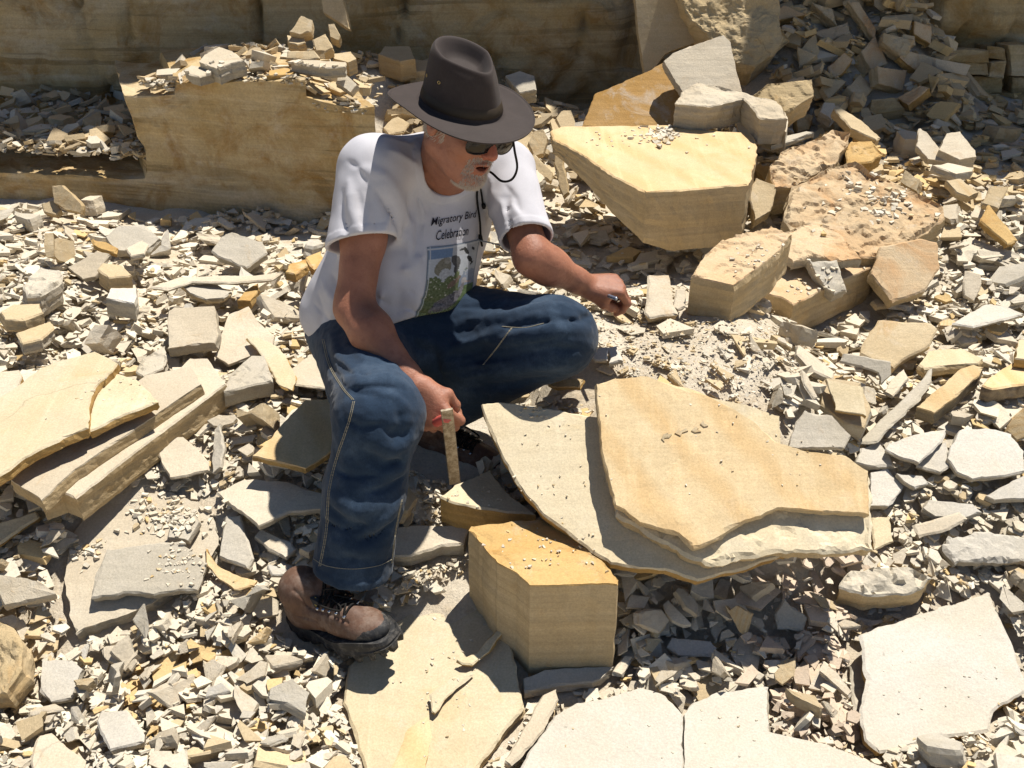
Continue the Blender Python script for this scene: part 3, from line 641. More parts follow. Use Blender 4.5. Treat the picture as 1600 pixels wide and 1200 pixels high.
hero('stone_slab', [(1505, 440), (1510, 423), (1532, 428), (1535, 445), (1522, 470), (1507, 462)], 0.10, 0.02, 'cream', None, 'small upright cream plate right of the leaning pinkish slab', S, slope=(0, .8))
hero('stone_slab', [(1362, 470), (1378, 462), (1400, 468), (1395, 476), (1370, 478)], 0.07, 0.02, 'tan', None, 'layered tan stone under the leaning pinkish slab', F)
hero('stone_slab', [(1008, 488), (1015, 430), (1045, 430), (1050, 470), (1058, 490), (1015, 496)], 0.05, 0.02, 'cream', 'tanside', 'upright looking pale slab half in shade right of the hand with the pen', S, slope=(0, .3))
hero('stone_slab', [(1052, 480), (1056, 452), (1072, 450), (1070, 478), (1060, 484)], 0.05, 0.02, 'cream', None, 'small pale stone next to the half shaded slab', F, slope=(0, .5))
hero('stone_slab', [(918, 555), (935, 543), (950, 542), (948, 562), (930, 562)], 0.045, 0.012, 'white', None, 'white tile right of the bent knee', S)
hero('stone_slab', [(949, 543), (964, 540), (974, 562), (952, 568)], 0.045, 0.014, 'white', None, 'twin white tile beside the first one right of the knee', S)
hero('stone_slab', [(855, 600), (875, 592), (912, 590), (905, 605), (870, 606)], 0.04, 0.014, 'ochre', None, 'thin ochre plate below the bent knee', S)
hero('stone_slab', [(808, 290), (812, 268), (840, 265), (853, 278), (830, 300)], 0.12, 0.04, 'cream', None, 'cream block right of the man\'s far shoulder', Bk)
hero('stone_slab', [(865, 255), (868, 235), (878, 238), (888, 300), (880, 308)], 0.16, 0.03, 'tan', None, 'slender stone standing left of the huge block', F, slope=(.3, 1.2))
hero('stone_slab', [(825, 222), (835, 205), (848, 200), (856, 215), (850, 240), (835, 245)], 0.20, 0.04, 'tan', None, 'rounded plate standing right of the hat brim', F, slope=(0, 1.0))
hero('stone_slab', [(826, 250), (834, 240), (862, 268), (860, 282), (845, 275)], 0.14, 0.03, 'tan', None, 'slanting plate below the hat brim at the right', F, slope=(0.2, .8))
# --- slab edges down by the square block
hero('stone_slab', [(820, 1082), (818, 1060), (850, 1045), (962, 1040), (940, 1062), (880, 1072)], 0.03, 0.028, 'grey', None, 'grey slab in the shadow at the foot of the square block', S)
hero('stone_slab', [(830, 1120), (848, 1085), (868, 1076), (873, 1092), (850, 1140), (800, 1195), (788, 1190)], 0.05, 0.025, 'cream', None, 'narrow cream slab between square block and white slab', S)
hero('stone_slab', [(957, 1050), (975, 1024), (988, 1026), (972, 1054)], 0.05, 0.012, 'cream', None, 'small bright bar at the corner of the square block', F)
hero('stone_slab', [(1042, 1010), (1050, 996), (1110, 1000), (1122, 1010), (1110, 1025), (1060, 1025)], 0.045, 0.015, 'white', None, 'kidney shaped white plate right of the square block', S)
hero('stone_block', [(1210, 960), (1225, 935), (1262, 965), (1255, 985), (1215, 982)], 0.06, 0.02, 'grey', None, 'grey pyramid shaped stone in front of the slab stack\'s shadow', F, slope=(0, 1.0))
hero('stone_block', [(1310, 915), (1330, 888), (1420, 885), (1460, 905), (1440, 925), (1360, 935)], 0.10, 0.06, 'grey', 'tanside', 'crumbling layered lump below the right end of the slab stack', F, terr=.012, rough3=.012)

# heap of big broken blocks in the shade at the top right
HQ = [(1215, 60, 34, 60), (1245, 150, 40, 50), (1262, 95, 34, 62), (1300, 50, 60, 34), (1310, 105, 56, 50), (1345, 135, 76, 56), (1350, 30, 90, 34), (1365, 85, 30, 62),
      (1395, 120, 44, 40), (1405, 70, 62, 36), (1440, 95, 60, 40), (1385, 170, 56, 34), (1290, 20, 56, 32), (1445, 50, 40, 46), (1230, 20, 56, 40), (1425, 150, 50, 36), (1255, 190, 34, 50), (1455, 130, 36, 44)]
rq = random.Random(12)
for i, (cx, cy, ww, hh) in enumerate(HQ):
    k = rq.choice([4, 4, 4, 5, 3]); rot = rq.uniform(-1.2, 1.2); pq = []; el_ = rq.uniform(.55, 1.0)
    for j in range(k):
        a = 2 * math.pi * (j + rq.uniform(-.30, .30)) / k + .6
        rr = rq.uniform(.75, 1.15)
        x, y = math.cos(a) * ww * .66 * rr, math.sin(a) * hh * .62 * rr * el_
        pq.append((cx + x * math.cos(rot) - y * math.sin(rot) * .7, cy + x * math.sin(rot) * .7 + y * math.cos(rot)))
    row = 'top row' if cy < 65 else 'middle row' if cy < 125 else 'lower row'
    rank = sorted(q[0] for q in HQ if (q[1] < 65) == (cy < 65) and (q[1] < 125) == (cy < 125)).index(cx)
    hero('stone_block', pq, .05 + rq.uniform(0, .10), rq.uniform(.03, .10), rq.choice(['tan', 'orange', 'face', 'orange']), rq.choice(['tanside', 'rustside']),
         ['first', 'second', 'third', 'fourth', 'fifth', 'sixth', 'seventh'][rank] + ' from left of the shaded tan blocks, ' + row + ' of the top right heap', Bk, 'broken blocks in the shaded heap', slope=(rq.uniform(-.9, .9), rq.uniform(.2, 1.8)), terr=.004 if i % 3 == 0 else 0)
# fractured courses at the foot of the right hand rock pillar
PQ = [(1474, 78, 1545, 96), (1546, 75, 1572, 94), (1472, 98, 1544, 118), (1546, 97, 1570, 120), (1474, 121, 1518, 150), (1520, 121, 1568, 146), (1482, 152, 1520, 172), (1522, 148, 1566, 172), (1578, 70, 1640, 120), (1580, 122, 1640, 160)]
for i, (x0, y0, x1, y1) in enumerate(PQ):
    j = lambda: rq.uniform(-2.5, 2.5)
    pq = [(x0 + j(), y1 + j()), (x0 + j(), y0 + j()), ((x0 + x1) / 2, y0 + j()), (x1 + j(), y0 + j()), (x1 + j(), y1 + j())]
    o_, d_ = Vector((0, 0, CAM_H)), ray((x0 + x1) / 2, (y0 + y1) / 2)
    zz = CAM_H + d_.z / d_.y * (4.93 + rq.uniform(-.03, .03))
    hero('wall_block', pq, 0, .16, 'face', 'face', ['left', 'right'][i % 2] + ' fractured block in ' + ['the highest', 'the second', 'the third', 'the lowest', 'the outermost'][i // 2] + ' course of the right hand rock pillar', Bk, 'fractured courses of the rock pillar', slope=(rq.uniform(-.2, .2), 9.0), z=zz, rough3=.004)
# brown fossil remains standing out of the largest slab
for k, pq in enumerate([[(1033, 686), (1036, 678), (1044, 675), (1040, 680), (1050, 677), (1046, 684), (1038, 685), (1039, 690)], [(1054, 677), (1060, 670), (1063, 673), (1072, 668), (1076, 672), (1066, 676), (1064, 681)], [(1080, 673), (1086, 666), (1092, 667), (1090, 671), (1096, 673), (1086, 676)], [(1094, 662), (1099, 657), (1101, 661), (1107, 664), (1100, 667)]]):
    n_ = Vector((-ST[0], -ST[1], 1)).normalized(); C0 = CZ + n_ * .0575
    zz = plane_poly([(sum(q[0] for q in pq) / len(pq), sum(q[1] for q in pq) / len(pq))], C0, n_)[0].z
    hero('fossil_patch', pq, 0, .002, 'tan', 'rustside', ['first', 'second', 'third', 'last'][k] + ' from left of the brown flakes of fossil on the largest ochre slab', 'fossil', 'brown fossil flakes', slope=ST, z=zz, edge=.001)
GUARDS = []
# ================================================================ THE MAN
f32 = np.float32
def A3(v): return np.array(v, dtype=f32)
def rc(p, a, b, ra, rb):
    a = A3(a); ba = A3(b) - a
    pa = p - a
    t = np.clip((pa @ ba) / f32(max(float(ba @ ba), 1e-9)), 0, 1)
    q = pa - t[:, None] * ba
    return np.sqrt((q * q).sum(1)) - (ra + (rb - ra) * t)
def sph(p, c, r):
    q = p - A3(c); return np.sqrt((q * q).sum(1)) - r
def ell(p, c, r, ax=None):
    q = p - A3(c)
    if ax is not None: q = q @ np.array(ax, dtype=f32).T
    r = A3(r)
    k0 = np.sqrt(((q / r) ** 2).sum(1)); k1 = np.sqrt(((q / (r * r)) ** 2).sum(1)) + 1e-9
    return k0 * (k0 - 1) / k1
def smin(a, b, k):
    h = np.clip(.5 + .5 * (b - a) / k, 0, 1)
    return b + (a - b) * h - k * h * (1 - h)
def smax(a, b, k): return -smin(-a, -b, k)
def near(p, c, Rr, fn):
    q = p - A3(c); d = np.sqrt((q * q).sum(1))
    out = (d - Rr * .55).astype(f32); m = d < Rr
    if m.any(): out[m] = fn(p[m])
    return out
def surfnet(f, lo, hi, h):
    lo = np.array(lo, float); n = np.ceil((np.array(hi) - lo) / h / 8).astype(int) * 8
    nx, ny, nz = n
    V = np.empty((nx, ny, nz), f32)
    bx, by, bz = nx // 8, ny // 8, nz // 8
    c = np.stack(np.meshgrid(np.arange(bx), np.arange(by), np.arange(bz), indexing='ij'), -1).reshape(-1, 3)
    d = f((lo + (c * 8 + 3.5) * h).astype(f32))
    Vb = V.reshape(bx, 8, by, 8, bz, 8)
    big = np.where(d > 0, 1, -1).astype(f32).reshape(bx, by, bz)
    Vb[:] = big[:, None, :, None, :, None]
    nb = c[np.abs(d) < 8 * h * .87 * 1.35 + .012]
    off = np.stack(np.meshgrid(*[np.arange(8)] * 3, indexing='ij'), -1).reshape(-1, 3)
    for s in range(0, len(nb), 600):
        q = nb[s:s + 600]
        pts = (lo + ((q[:, None, :] * 8 + off[None]) * h)).astype(f32).reshape(-1, 3)
        vals = f(pts).reshape(-1, 8, 8, 8)
        Vb[q[:, 0], :, q[:, 1], :, q[:, 2], :] = vals
    I = V < 0
    cnt = np.zeros((nx - 1, ny - 1, nz - 1), np.uint8)
    for a in (0, 1):
        for b in (0, 1):
            for e in (0, 1): cnt += I[a:nx - 1 + a, b:ny - 1 + b, e:nz - 1 + e]
    cells = np.argwhere((cnt > 0) & (cnt < 8))
    key = (cells[:, 0] * (ny * nz) + cells[:, 1] * nz + cells[:, 2]).astype(np.int64)
    acc = np.zeros((len(cells), 3)); num = np.zeros(len(cells))
    cor = [(a, b, e) for a in (0, 1) for b in (0, 1) for e in (0, 1)]
    val = {k: V[cells[:, 0] + k[0], cells[:, 1] + k[1], cells[:, 2] + k[2]] for k in cor}
    for k in cor:
        for ax in range(3):
            if k[ax] == 0:
                k2 = tuple(1 if i == ax else k[i] for i in range(3))
                va, vb = val[k], val[k2]; m = (va < 0) != (vb < 0)
                t = np.where(m, va / np.where(m, va - vb, 1), 0)
                pt = np.array(k, float)[None].repeat(len(cells), 0); pt[:, ax] += t
                acc[m] += pt[m]; num[m] += 1
    verts = lo + (cells + acc / num[:, None]) * h
    faces = []
    for ax in range(3):
        sl0 = [slice(None)] * 3; sl1 = [slice(None)] * 3
        sl0[ax] = slice(0, -1); sl1[ax] = slice(1, None)
        A, B_ = I[tuple(sl0)], I[tuple(sl1)]
        e = np.argwhere(A != B_)
        u, v = (ax + 1) % 3, (ax + 2) % 3
        e = e[(e[:, u] > 0) & (e[:, v] > 0) & (e[:, u] < n[u] - 1) & (e[:, v] < n[v] - 1)]
        ins = A[e[:, 0], e[:, 1], e[:, 2]]
        q = []
        for du, dv in ((0, 0), (1, 0), (1, 1), (0, 1)):
            c_ = e.copy(); c_[:, u] -= 1 - du; c_[:, v] -= 1 - dv
            q.append(np.searchsorted(key, c_[:, 0] * (ny * nz) + c_[:, 1] * nz + c_[:, 2]))
        q = np.stack(q, 1)
        q[~ins] = q[~ins][:, ::-1]
        faces.append(q)
    return verts, np.concatenate(faces)
def march(f, px, py, t0=1.3, t1=3.4):
    """where the sight line through a picture point meets a solid"""
    o = np.array([0, 0, CAM_H]); d = np.array(ray(px, py))
    ts = np.linspace(t0, t1, 500)
    v = f((o + ts[:, None] * d).astype(f32))
    k = np.argmax(v < 0)
    if v[k] >= 0: return None
    ts2 = np.linspace(ts[max(k - 1, 0)], ts[k], 30); v = f((o + ts2[:, None] * d).astype(f32))
    return Vector(o + ts2[np.argmax(v < 0)] * d)
def marchn(f, px, py):
    p = march(f, px, py)
    if p is None: return None, None
    e = .004; b = np.array(p)
    g = [float((f((b + np.eye(3)[i] * e).astype(f32)[None]) - f((b - np.eye(3)[i] * e).astype(f32)[None]))[0]) for i in range(3)]
    return p, Vector(g).normalized()
FOLD = 1.0
def fold_field(f, lines):
    """creases: (list of picture points, width, height); height below zero cuts a groove"""
    L = []
    for pts, wd, amp in lines:
        q = [march(f, *pt) for pt in pts]
        q = [A3(x) for x in q if x is not None]
        if len(q) > 1: L.append((q, wd, amp * FOLD))
    def g(p):
        out = np.zeros(len(p), f32)
        for q, wd, amp in L:
            best = np.full(len(p), 9, f32); n = len(q) - 1
            for i in range(n):
                a, b = q[i], q[i + 1]; ba = b - a; pa = p - a
                t = np.clip((pa @ ba) / f32(max(float(ba @ ba), 1e-9)), 0, 1)
                r_ = pa - t[:, None] * ba
                s = (i + t) / n                                   # fade towards both ends
                d2 = np.sqrt((r_ * r_).sum(1)) / wd + np.clip(np.abs(s - .5) * 2 - .55, 0, 1) * 2.0
                best = np.minimum(best, d2)
            out += amp * np.exp(-best ** 1.45)
        return out
    return g
def vnoise(p, f, seed=0):
    """cheap smooth noise from a few turned sine waves"""
    r = np.random.default_rng(seed); o = np.zeros(len(p), f32)
    for i in range(5):
        k = r.normal(0, 1, 3); k = (k / np.linalg.norm(k) * f * r.uniform(.6, 1.6)).astype(f32)
        o += np.sin(p @ k + f32(r.uniform(0, 6))) * f32(1 / 5)
    return o

def mapped(o, name, scale_fn): pass

# materials of the figure
def cloth(name, base, scale=900, bumpd=.0006, rough=.9, worn=None, wornamt=0.0, nscale=6, sheen=0.0, weave=.5):
    B = NB(name); tc = B.n('ShaderNodeTexCoord'); v = tc.outputs['Object']
    n1 = B.noise(v, nscale, 5, .6, .3)
    c = B.mix(B.mapr(n1, .3, .7), tuple(x * .86 for x in base), tuple(min(1, x * 1.1) for x in base))
    if worn:
        n2 = B.noise(v, nscale * 1.7, 6, .7, .2)
        c = B.mix(B.mapr(n2, .48, .72, 0, wornamt), c, worn)
    n3 = B.noise(B.mapping(v, (1, 1, .35), (.5, .3, 0)), scale, 2, .6)
    c = B.mix(weave, c, B.mix(B.mapr(n3, .3, .7), (.75, .75, .75), (1.25, 1.25, 1.25)), 'MULTIPLY')
    at = B.n('ShaderNodeAttribute', attribute_name='tint')
    B.l(c, B.b.inputs['Base Color'])
    B.b.inputs['Roughness'].default_value = rough
    B.b.inputs['Sheen Weight'].default_value = sheen
    B.l(B.bump(n3, .5, bumpd), B.b.inputs['Normal'])
    return B.m
M['shirt'] = cloth('white_cotton', (.52, .51, .54), 500, .0004, weave=.12)
M['denim'] = cloth('blue_denim', (.015, .031, .058), 420, .0010, .9, (.065, .10, .15), .6, 5, .1, weave=.7)
M['denim_hem'] = cloth('denim_hem', (.07, .12, .18), 420, .001, .9, (.16, .22, .28), .6, 40, weave=.7)
M['thread'] = cloth('stitching', (.30, .27, .20), 700, .0005, weave=.6)
M['felt'] = cloth('brown_oilcloth', (.040, .030, .027), 300, .0003, .75, (.055, .043, .040), .5, 12, .05, weave=.25)
M['band'] = cloth('hat_band', (.045, .033, .022), 300, .0003, .5, weave=.2)
M['leather'] = cloth('brown_leather', (.125, .070, .047), 160, .0010, .55, (.25, .19, .15), .7, 16, weave=.5)
M['rubber'] = cloth('black_rubber', (.032, .032, .033), 200, .0008, .6, (.17, .155, .135), .8, 34, weave=.5)
M['lace'] = cloth('black_cord', (.012, .011, .010), 900, .0004, .8, weave=.3)
def plain(name, col, rough=.5, metal=0.0, spec=.5):
    B = NB(name); B.b.inputs['Base Color'].default_value = (*col, 1); B.b.inputs['Roughness'].default_value = rough
    B.b.inputs['Metallic'].default_value = metal; B.b.inputs['Specular IOR Level'].default_value = spec
    return B.m
M['lens'] = plain('dark_lens', (.006, .005, .006), .12, 0, .35)
M['steel'] = plain('bright_steel', (.55, .56, .58), .25, 1.0)
M['brass'] = plain('brass', (.5, .36, .15), .35, 1.0)
M['pen'] = plain('pen_barrel', (.30, .34, .42), .25, .8)
M['print_black'] = plain('print_ink', (.02, .018, .025), .8, 0, .1)
M['label_black'] = plain('tag_black', (.015, .015, .015), .7)
M['label_yellow'] = plain('tag_yellow', (.70, .48, .06), .7)
M['mouth'] = plain('mouth_inside', (.09, .02, .018), .5)
M['beardhair'] = plain('grey_stubble', (.46, .40, .34), .8, 0, .2)
def make_skin():
    B = NB('sunburnt_skin'); tc = B.n('ShaderNodeTexCoord'); v = tc.outputs['Object']
    c = B.mix(B.mapr(B.noise(v, 12, 5, .6), .35, .65), (.28, .12, .07), (.36, .155, .095))
    c = B.mix(B.mapr(B.noise(v, 38, 6, .75), .48, .66, 0, .6), c, (.22, .085, .052))
    c = B.mix(B.mapr(B.noise(v, 170, 3, .7), .60, .72, 0, .35), c, (.17, .07, .045))
    at = B.n('ShaderNodeAttribute', attribute_name='tint')
    c = B.mix(1.0, c, at.outputs['Color'], 'MULTIPLY')
    c = B.mix(B.mapr(B.noise(v, 30, 6, .8), .66, .74, 0, .30), c, (.62, .56, .48))     # stone dust
    B.l(c, B.b.inputs['Base Color'])
    B.b.inputs['Roughness'].default_value = .52
    B.b.inputs['Specular IOR Level'].default_value = .35
    B.b.inputs['Subsurface Weight'].default_value = .12
    B.b.inputs['Subsurface Radius'].default_value = (.012, .005, .003)
    B.b.inputs['Subsurface Scale'].default_value = .6
    h = B.bump(B.noise(v, 160, 4, .75), .6, .0018)
    B.l(B.bump(B.noise(v, 45, 4, .65), .45, .004, h), B.b.inputs['Normal'])
    return B.m
M['skin'] = make_skin()
def make_steel():
    B = NB('worn_chisel_steel'); tc = B.n('ShaderNodeTexCoord'); v = tc.outputs['Object']
    n = B.noise(v, 70, 6, .75)
    c = B.mix(B.mapr(n, .42, .6), (.20, .155, .10), (.40, .35, .27))
    B.l(c, B.b.inputs['Base Color']); B.b.inputs['Roughness'].default_value = .55; B.b.inputs['Metallic'].default_value = .55
    B.l(B.bump(n, .5, .001), B.b.inputs['Normal'])
    return B.m
M['chisel'] = make_steel()
M['grip'] = plain('red_grip', (.55, .10, .08), .5)

def N3(*v):
    a = np.array(v, float); return a / np.linalg.norm(a)
# ---- joints
sL = N3(.89, .45, 0); sF = N3(.45, -.89, 0)         # towards his left, and where the chest faces
hipR = np.array((-.405, 2.44, .555)); hipL = np.array((-.235, 2.50, .555))
kneeR = np.array(P(590, 648, 2.01)); ankR = np.array(P(550, 888, 1.90))
kneeL = np.array(P(868, 527, 2.28)); ankL = np.array(P(697, 628, 2.38))
shR = np.array(P(584, 268, 2.40)); shL = np.array(P(790, 266, 2.56))
elR = np.array(P(552, 482, 2.22)); wrR = np.array(P(650, 606, 2.06))
elL = np.array(P(832, 402, 2.36)); wrL = np.array(P(916, 446, 2.42))
neckB = np.array(P(692, 262, 2.50))
# head axes
hL = N3(.72, .66, -.20)
hF = np.array((.70, -.68, -.24)); hF = hF - hL * hF.dot(hL); hF /= np.linalg.norm(hF)
hU = np.cross(hF, hL); hU /= np.linalg.norm(hU)
eyeM = np.array(P(766, 217, 2.30))
Hc = eyeM - hF * .088
HA = np.stack([hF, hL, hU])
HS = 1.01
def HP(f, l, u): return Hc + (hF * f + hL * l + hU * u) * HS

tU_ = N3(.13, -.11, .98)
hatC = np.array(P(721, 163, HP(-.006, 0, .045)[1]))
# ---------------- jeans
def jeans_base(p):
    d = ell(p, (-.325, 2.475, .575), (.195, .15, .135), np.stack([sL, sF, (0, 0, 1)]))
    t = rc(p, hipR, kneeR, .118, .088); t = smin(t, rc(p, hipR + sL * .03, kneeR + np.array((.01, 0, .0)), .10, .085), .04)
    s = rc(p, kneeR, kneeR * .5 + ankR * .5, .088, .090)
    s = smin(s, rc(p, kneeR * .5 + ankR * .5, ankR, .087, .090), .03)
    d = smin(d, smin(t, s, .045), .05)
    t = rc(p, hipL, kneeL, .115, .090)
    s = rc(p, kneeL, ankL, .090, .078)
    d = smin(d, smin(t, s, .05), .06)
    # the lap between the thighs
    d = smin(d, rc(p, (-.26, 2.38, .58), (-.14, 2.34, .53), .09, .06), .06)
    return d
JF = [  # right shin and knee
    ([(520, 590), (560, 598), (610, 592), (645, 612)], .018, .006), ([(512, 625), (545, 612), (590, 618)], .010, -.006),
    ([(585, 690), (615, 705), (640, 690)], .016, .010), ([(600, 672), (628, 682), (642, 668)], .010, -.008),
    ([(568, 705), (600, 725), (635, 715)], .012, -.009), ([(600, 740), (628, 730), (636, 700)], .014, .008),
    ([(520, 775), (555, 800), (600, 790)], .016, .009), ([(515, 790), (545, 820), (585, 822)], .011, -.009),
    ([(565, 830), (600, 812), (625, 780)], .013, .009), ([(560, 845), (590, 838), (618, 812)], .009, -.010),
    ([(520, 845), (560, 860), (610, 852)], .014, .007), ([(500, 870), (550, 872), (610, 872)], .008, -.004),
    ([(530, 660), (540, 720), (530, 770)], .014, .004), ([(512, 700), (505, 780), (498, 860)], .007, -.003),
    ([(620, 640), (628, 665), (615, 690)], .010, -.006),
    # left thigh and shin
    ([(735, 500), (800, 490), (870, 478), (915, 488)], .014, .006), ([(790, 512), (840, 506), (905, 500), (922, 494)], .008, -.010),
    ([(770, 535), (820, 520), (880, 515), (922, 515)], .014, .009), ([(745, 565), (800, 555), (860, 545), (905, 545)], .010, -.009),
    ([(720, 590), (780, 580), (840, 572), (880, 570)], .012, .010), ([(730, 608), (800, 600), (850, 590)], .009, -.008),
    ([(700, 545), (750, 530), (790, 515)], .012, .008), ([(690, 560), (740, 552), (770, 540)], .010, -.007),
    ([(640, 520), (690, 540), (700, 575)], .012, .007), ([(660, 510), (715, 520), (745, 505)], .010, -.006),
    ([(515, 520), (530, 560), (560, 590)], .012, .006), ([(505, 540), (520, 580), (540, 605)], .008, -.007),
    ([(610, 520), (620, 560), (610, 590)], .012, .005)]
FOLD = 1.5
JF += [([(540, 655), (565, 668), (600, 662)], .007, -.006), ([(525, 735), (550, 745), (590, 742)], .007, -.006), ([(575, 770), (605, 762), (632, 742)], .007, -.007),
       ([(505, 810), (530, 826), (565, 830)], .006, -.006), ([(595, 615), (622, 622), (640, 640)], .007, .006), ([(540, 610), (580, 604), (620, 606)], .006, -.005),
       ([(720, 480), (780, 478), (850, 470)], .007, -.006), ([(820, 495), (870, 490), (912, 500)], .007, .006), ([(760, 550), (820, 542), (870, 530)], .006, -.006),
       ([(690, 580), (740, 572), (800, 565)], .007, .006), ([(650, 540), (680, 556), (690, 590)], .007, -.006), ([(540, 540), (570, 560), (610, 565)], .008, .006), ([(525, 565), (550, 585), (585, 590)], .007, -.006)]
jf = fold_field(jeans_base, JF)
shinN = N3(*(kneeR - ankR)); hemN = shinN.copy(); hemN = N3(*(hemN + np.array((-.02, -.22, 0))))
hemC = ankR + hemN * .002
def jeans(p):
    d = jeans_base(p) - jf(p) - .0022 * vnoise(p, 60, 3) - .0016 * vnoise(p, 140, 5) - .0009 * vnoise(p, 260, 6)
    # open trouser end
    cut = (p - A3(hemC)) @ A3(-hemN)
    far = sph(p, hemC, .20)
    d = np.where(far < 0, smax(d, cut, .004), d)
    inner = rc(p, ankR - shinN * .09, ankR + shinN * .12, .081, .077)
    d = smax(d, -inner, .004)
    # hem roll
    band = np.abs(cut + .010) - .010
    d = np.where((far < 0) & (band < 0) , d - .0018, d)
    return d
t_ = __import__('time').time()
person = empty('person', (-.33, 2.42, .30))
tag(person, 'man in brown hat, white printed shirt and blue jeans sitting on the rubble', 'person')
def part(name, mesh, mat, parent=person, smooth=True):
    o = link_mesh(name, mesh[0] - np.array(person.location), mesh[1], mat, parent=parent, smooth=smooth)
    return o
jm = surfnet(jeans, (-.60, 1.76, .10), (.26, 2.72, .78), .0042)
jeans_o = part('jeans', jm, M['denim'])
print('jeans', len(jm[0]), __import__('time').time() - t_)

# ---------------- shirt
ch = np.array(P(662, 338, 2.52)); be = np.array((-.285, 2.46, .69))
tU = N3(*(ch - be + np.array((0, 0, .03))))
tF = sF - tU * sF.dot(tU); tF /= np.linalg.norm(tF); tL = np.cross(tU, tF)
TA = np.stack([tL, tF, tU])
slR0, slR1 = shR, shR * .41 + elR * .59
slL0, slL1 = shL, shL * .20 + elL * .80
def trunk(p):
    d = ell(p, ch, (.185, .125, .19), TA)
    d = smin(d, ell(p, be + tF * .02, (.19, .15, .18), TA), .07)
    d = smin(d, ell(p, be - tU * .10 - tF * .02, (.19, .15, .13), TA), .05)
    d = smin(d, rc(p, be - tL * .13 - tU * .14 - tF * .05, be - tL * .10 + tF * -.02, .072, .085), .05)
    d = smin(d, rc(p, shR + np.array((0, .015, .0)), neckB + np.array((0, .02, 0)), .078, .07), .05)
    d = smin(d, rc(p, shL + np.array((0, .015, 0)), neckB + np.array((0, .02, 0)), .068, .07), .05)
    return d
def slvR(p): return rc(p, shR, slR1, .085, .084)
def slvL(p): return rc(p, shL, slL1, .070, .065)
def shirt_base(p): return smin(smin(trunk(p), slvR(p), .035), slvL(p), .03)
SFd = [([(600, 290), (640, 350), (640, 400)], .016, .010), ([(590, 300), (622, 350), (628, 390)], .010, -.010),
       ([(640, 300), (655, 350), (650, 395)], .012, -.008), ([(560, 262), (600, 275), (625, 310)], .012, .008),
       ([(545, 285), (550, 330), (570, 380)], .012, .009), ([(535, 300), (535, 340), (545, 372)], .009, -.006),
       ([(575, 300), (585, 330), (590, 370)], .010, -.006), ([(650, 220), (660, 270), (672, 310)], .012, .006),
       ([(640, 400), (655, 440), (650, 480)], .016, .007), ([(610, 420), (625, 460), (620, 490)], .014, -.007),
       ([(600, 430), (640, 420), (660, 400)], .012, .007), ([(505, 440), (520, 470), (518, 500)], .010, .007),
       ([(498, 460), (505, 490), (500, 510)], .008, -.006), ([(520, 430), (535, 455), (540, 490)], .012, -.007),
       ([(760, 350), (775, 320), (785, 290)], .012, .007), ([(772, 360), (790, 335), (795, 300)], .009, -.007),
       ([(745, 430), (725, 460), (690, 480)], .012, .004), ([(800, 320), (815, 340), (825, 370)], .009, .005),
       ([(795, 340), (800, 365), (806, 385)], .008, -.005), ([(750, 250), (768, 290), (772, 330)], .010, .004),
       ([(580, 460), (620, 480), (680, 492)], .010, -.005), ([(590, 400), (600, 440), (590, 490)], .012, .006),
       ([(610, 235), (640, 250), (655, 262)], .010, .005), ([(600, 215), (640, 225), (655, 215)], .008, .004)]
FOLD = 1.3
SFd += [([(560, 300), (568, 335), (562, 375)], .006, -.005), ([(612, 330), (600, 365), (598, 395)], .006, .005), ([(650, 300), (662, 335), (660, 372)], .006, .005),
        ([(690, 300), (720, 306), (748, 296)], .007, .004), ([(665, 330), (655, 370), (660, 410)], .006, -.005), ([(640, 455), (665, 470), (700, 476)], .006, -.004),
        ([(515, 455), (530, 480), (532, 505)], .006, .005), ([(492, 475), (510, 498), (530, 508)], .006, -.005), ([(540, 250), (560, 262), (575, 290)], .006, -.004),
        ([(770, 300), (785, 320), (790, 350)], .006, .005), ([(790, 290), (806, 310), (815, 340)], .006, -.004), ([(760, 400), (750, 430), (735, 455)], .006, -.004), ([(600, 470), (625, 480), (650, 492)], .006, .004)]
sf = fold_field(shirt_base, SFd)
def plane_cut(p, c, n): return (p - A3(c)) @ A3(n)
slRn = N3(*(slR1 - slR0)); slRn = N3(*(slRn + np.array((.30, -.05, 0))))
slLn = N3(*(slL1 - slL0)); slLn = N3(*(slLn + np.array((-.10, -.10, 0))))
openR = slR0 * .10 + slR1 * .90 + np.array((0.0, 0, .0)); openL = slL1 + (slL1 - slL0) * .0
nkA = np.array(P(703, 264, 2.43)); nkB = HP(-.02, 0, -.02)
def shirt(p):
    disp = sf(p) + .0022 * vnoise(p, 32, 11) + .0012 * vnoise(p, 85, 12)
    d = trunk(p) - disp
    # bottom hem, lower at his near hip
    hz = .655 + .215 * (p[:, 0] + .28) - .346 * (p[:, 1] - 2.27) + .006 * vnoise(p, 40, 14)
    d = smax(d, (hz - p[:, 2]) * .9, .006)
    d = np.where(np.abs(p[:, 2] - hz - .012) < .010, d - .0014, d)
    # sleeves end in open cuffs
    for sl, o_, n_, r0, r1, a_ in ((slvR, openR, slRn, .072, .077, N3(*(slR1 - slR0))), (slvL, openL, slLn, .057, .062, N3(*(slL1 - slL0)))):
        c_ = plane_cut(p, o_, n_)
        s_ = sl(p) - disp
        s_ = np.where(np.abs(c_ + .011) < .009, s_ - .0015, s_)
        s_ = smax(s_, c_, .003)
        s_ = smax(s_, -rc(p, o_ - a_ * .06, o_ + a_ * .12, r0, r1), .003)
        d = smin(d, s_, .022)
    # neck
    nk = rc(p, nkA, nkB, .066, .085)
    d = np.where(np.abs(nk - .010) < .009, d - .0016 * (p[:, 2] > .9), d)
    d = smax(d, -nk, .004)
    return d
t_ = __import__('time').time()
sm = surfnet(shirt, (-.62, 2.10, .45), (.13, 2.72, 1.16), .0036)
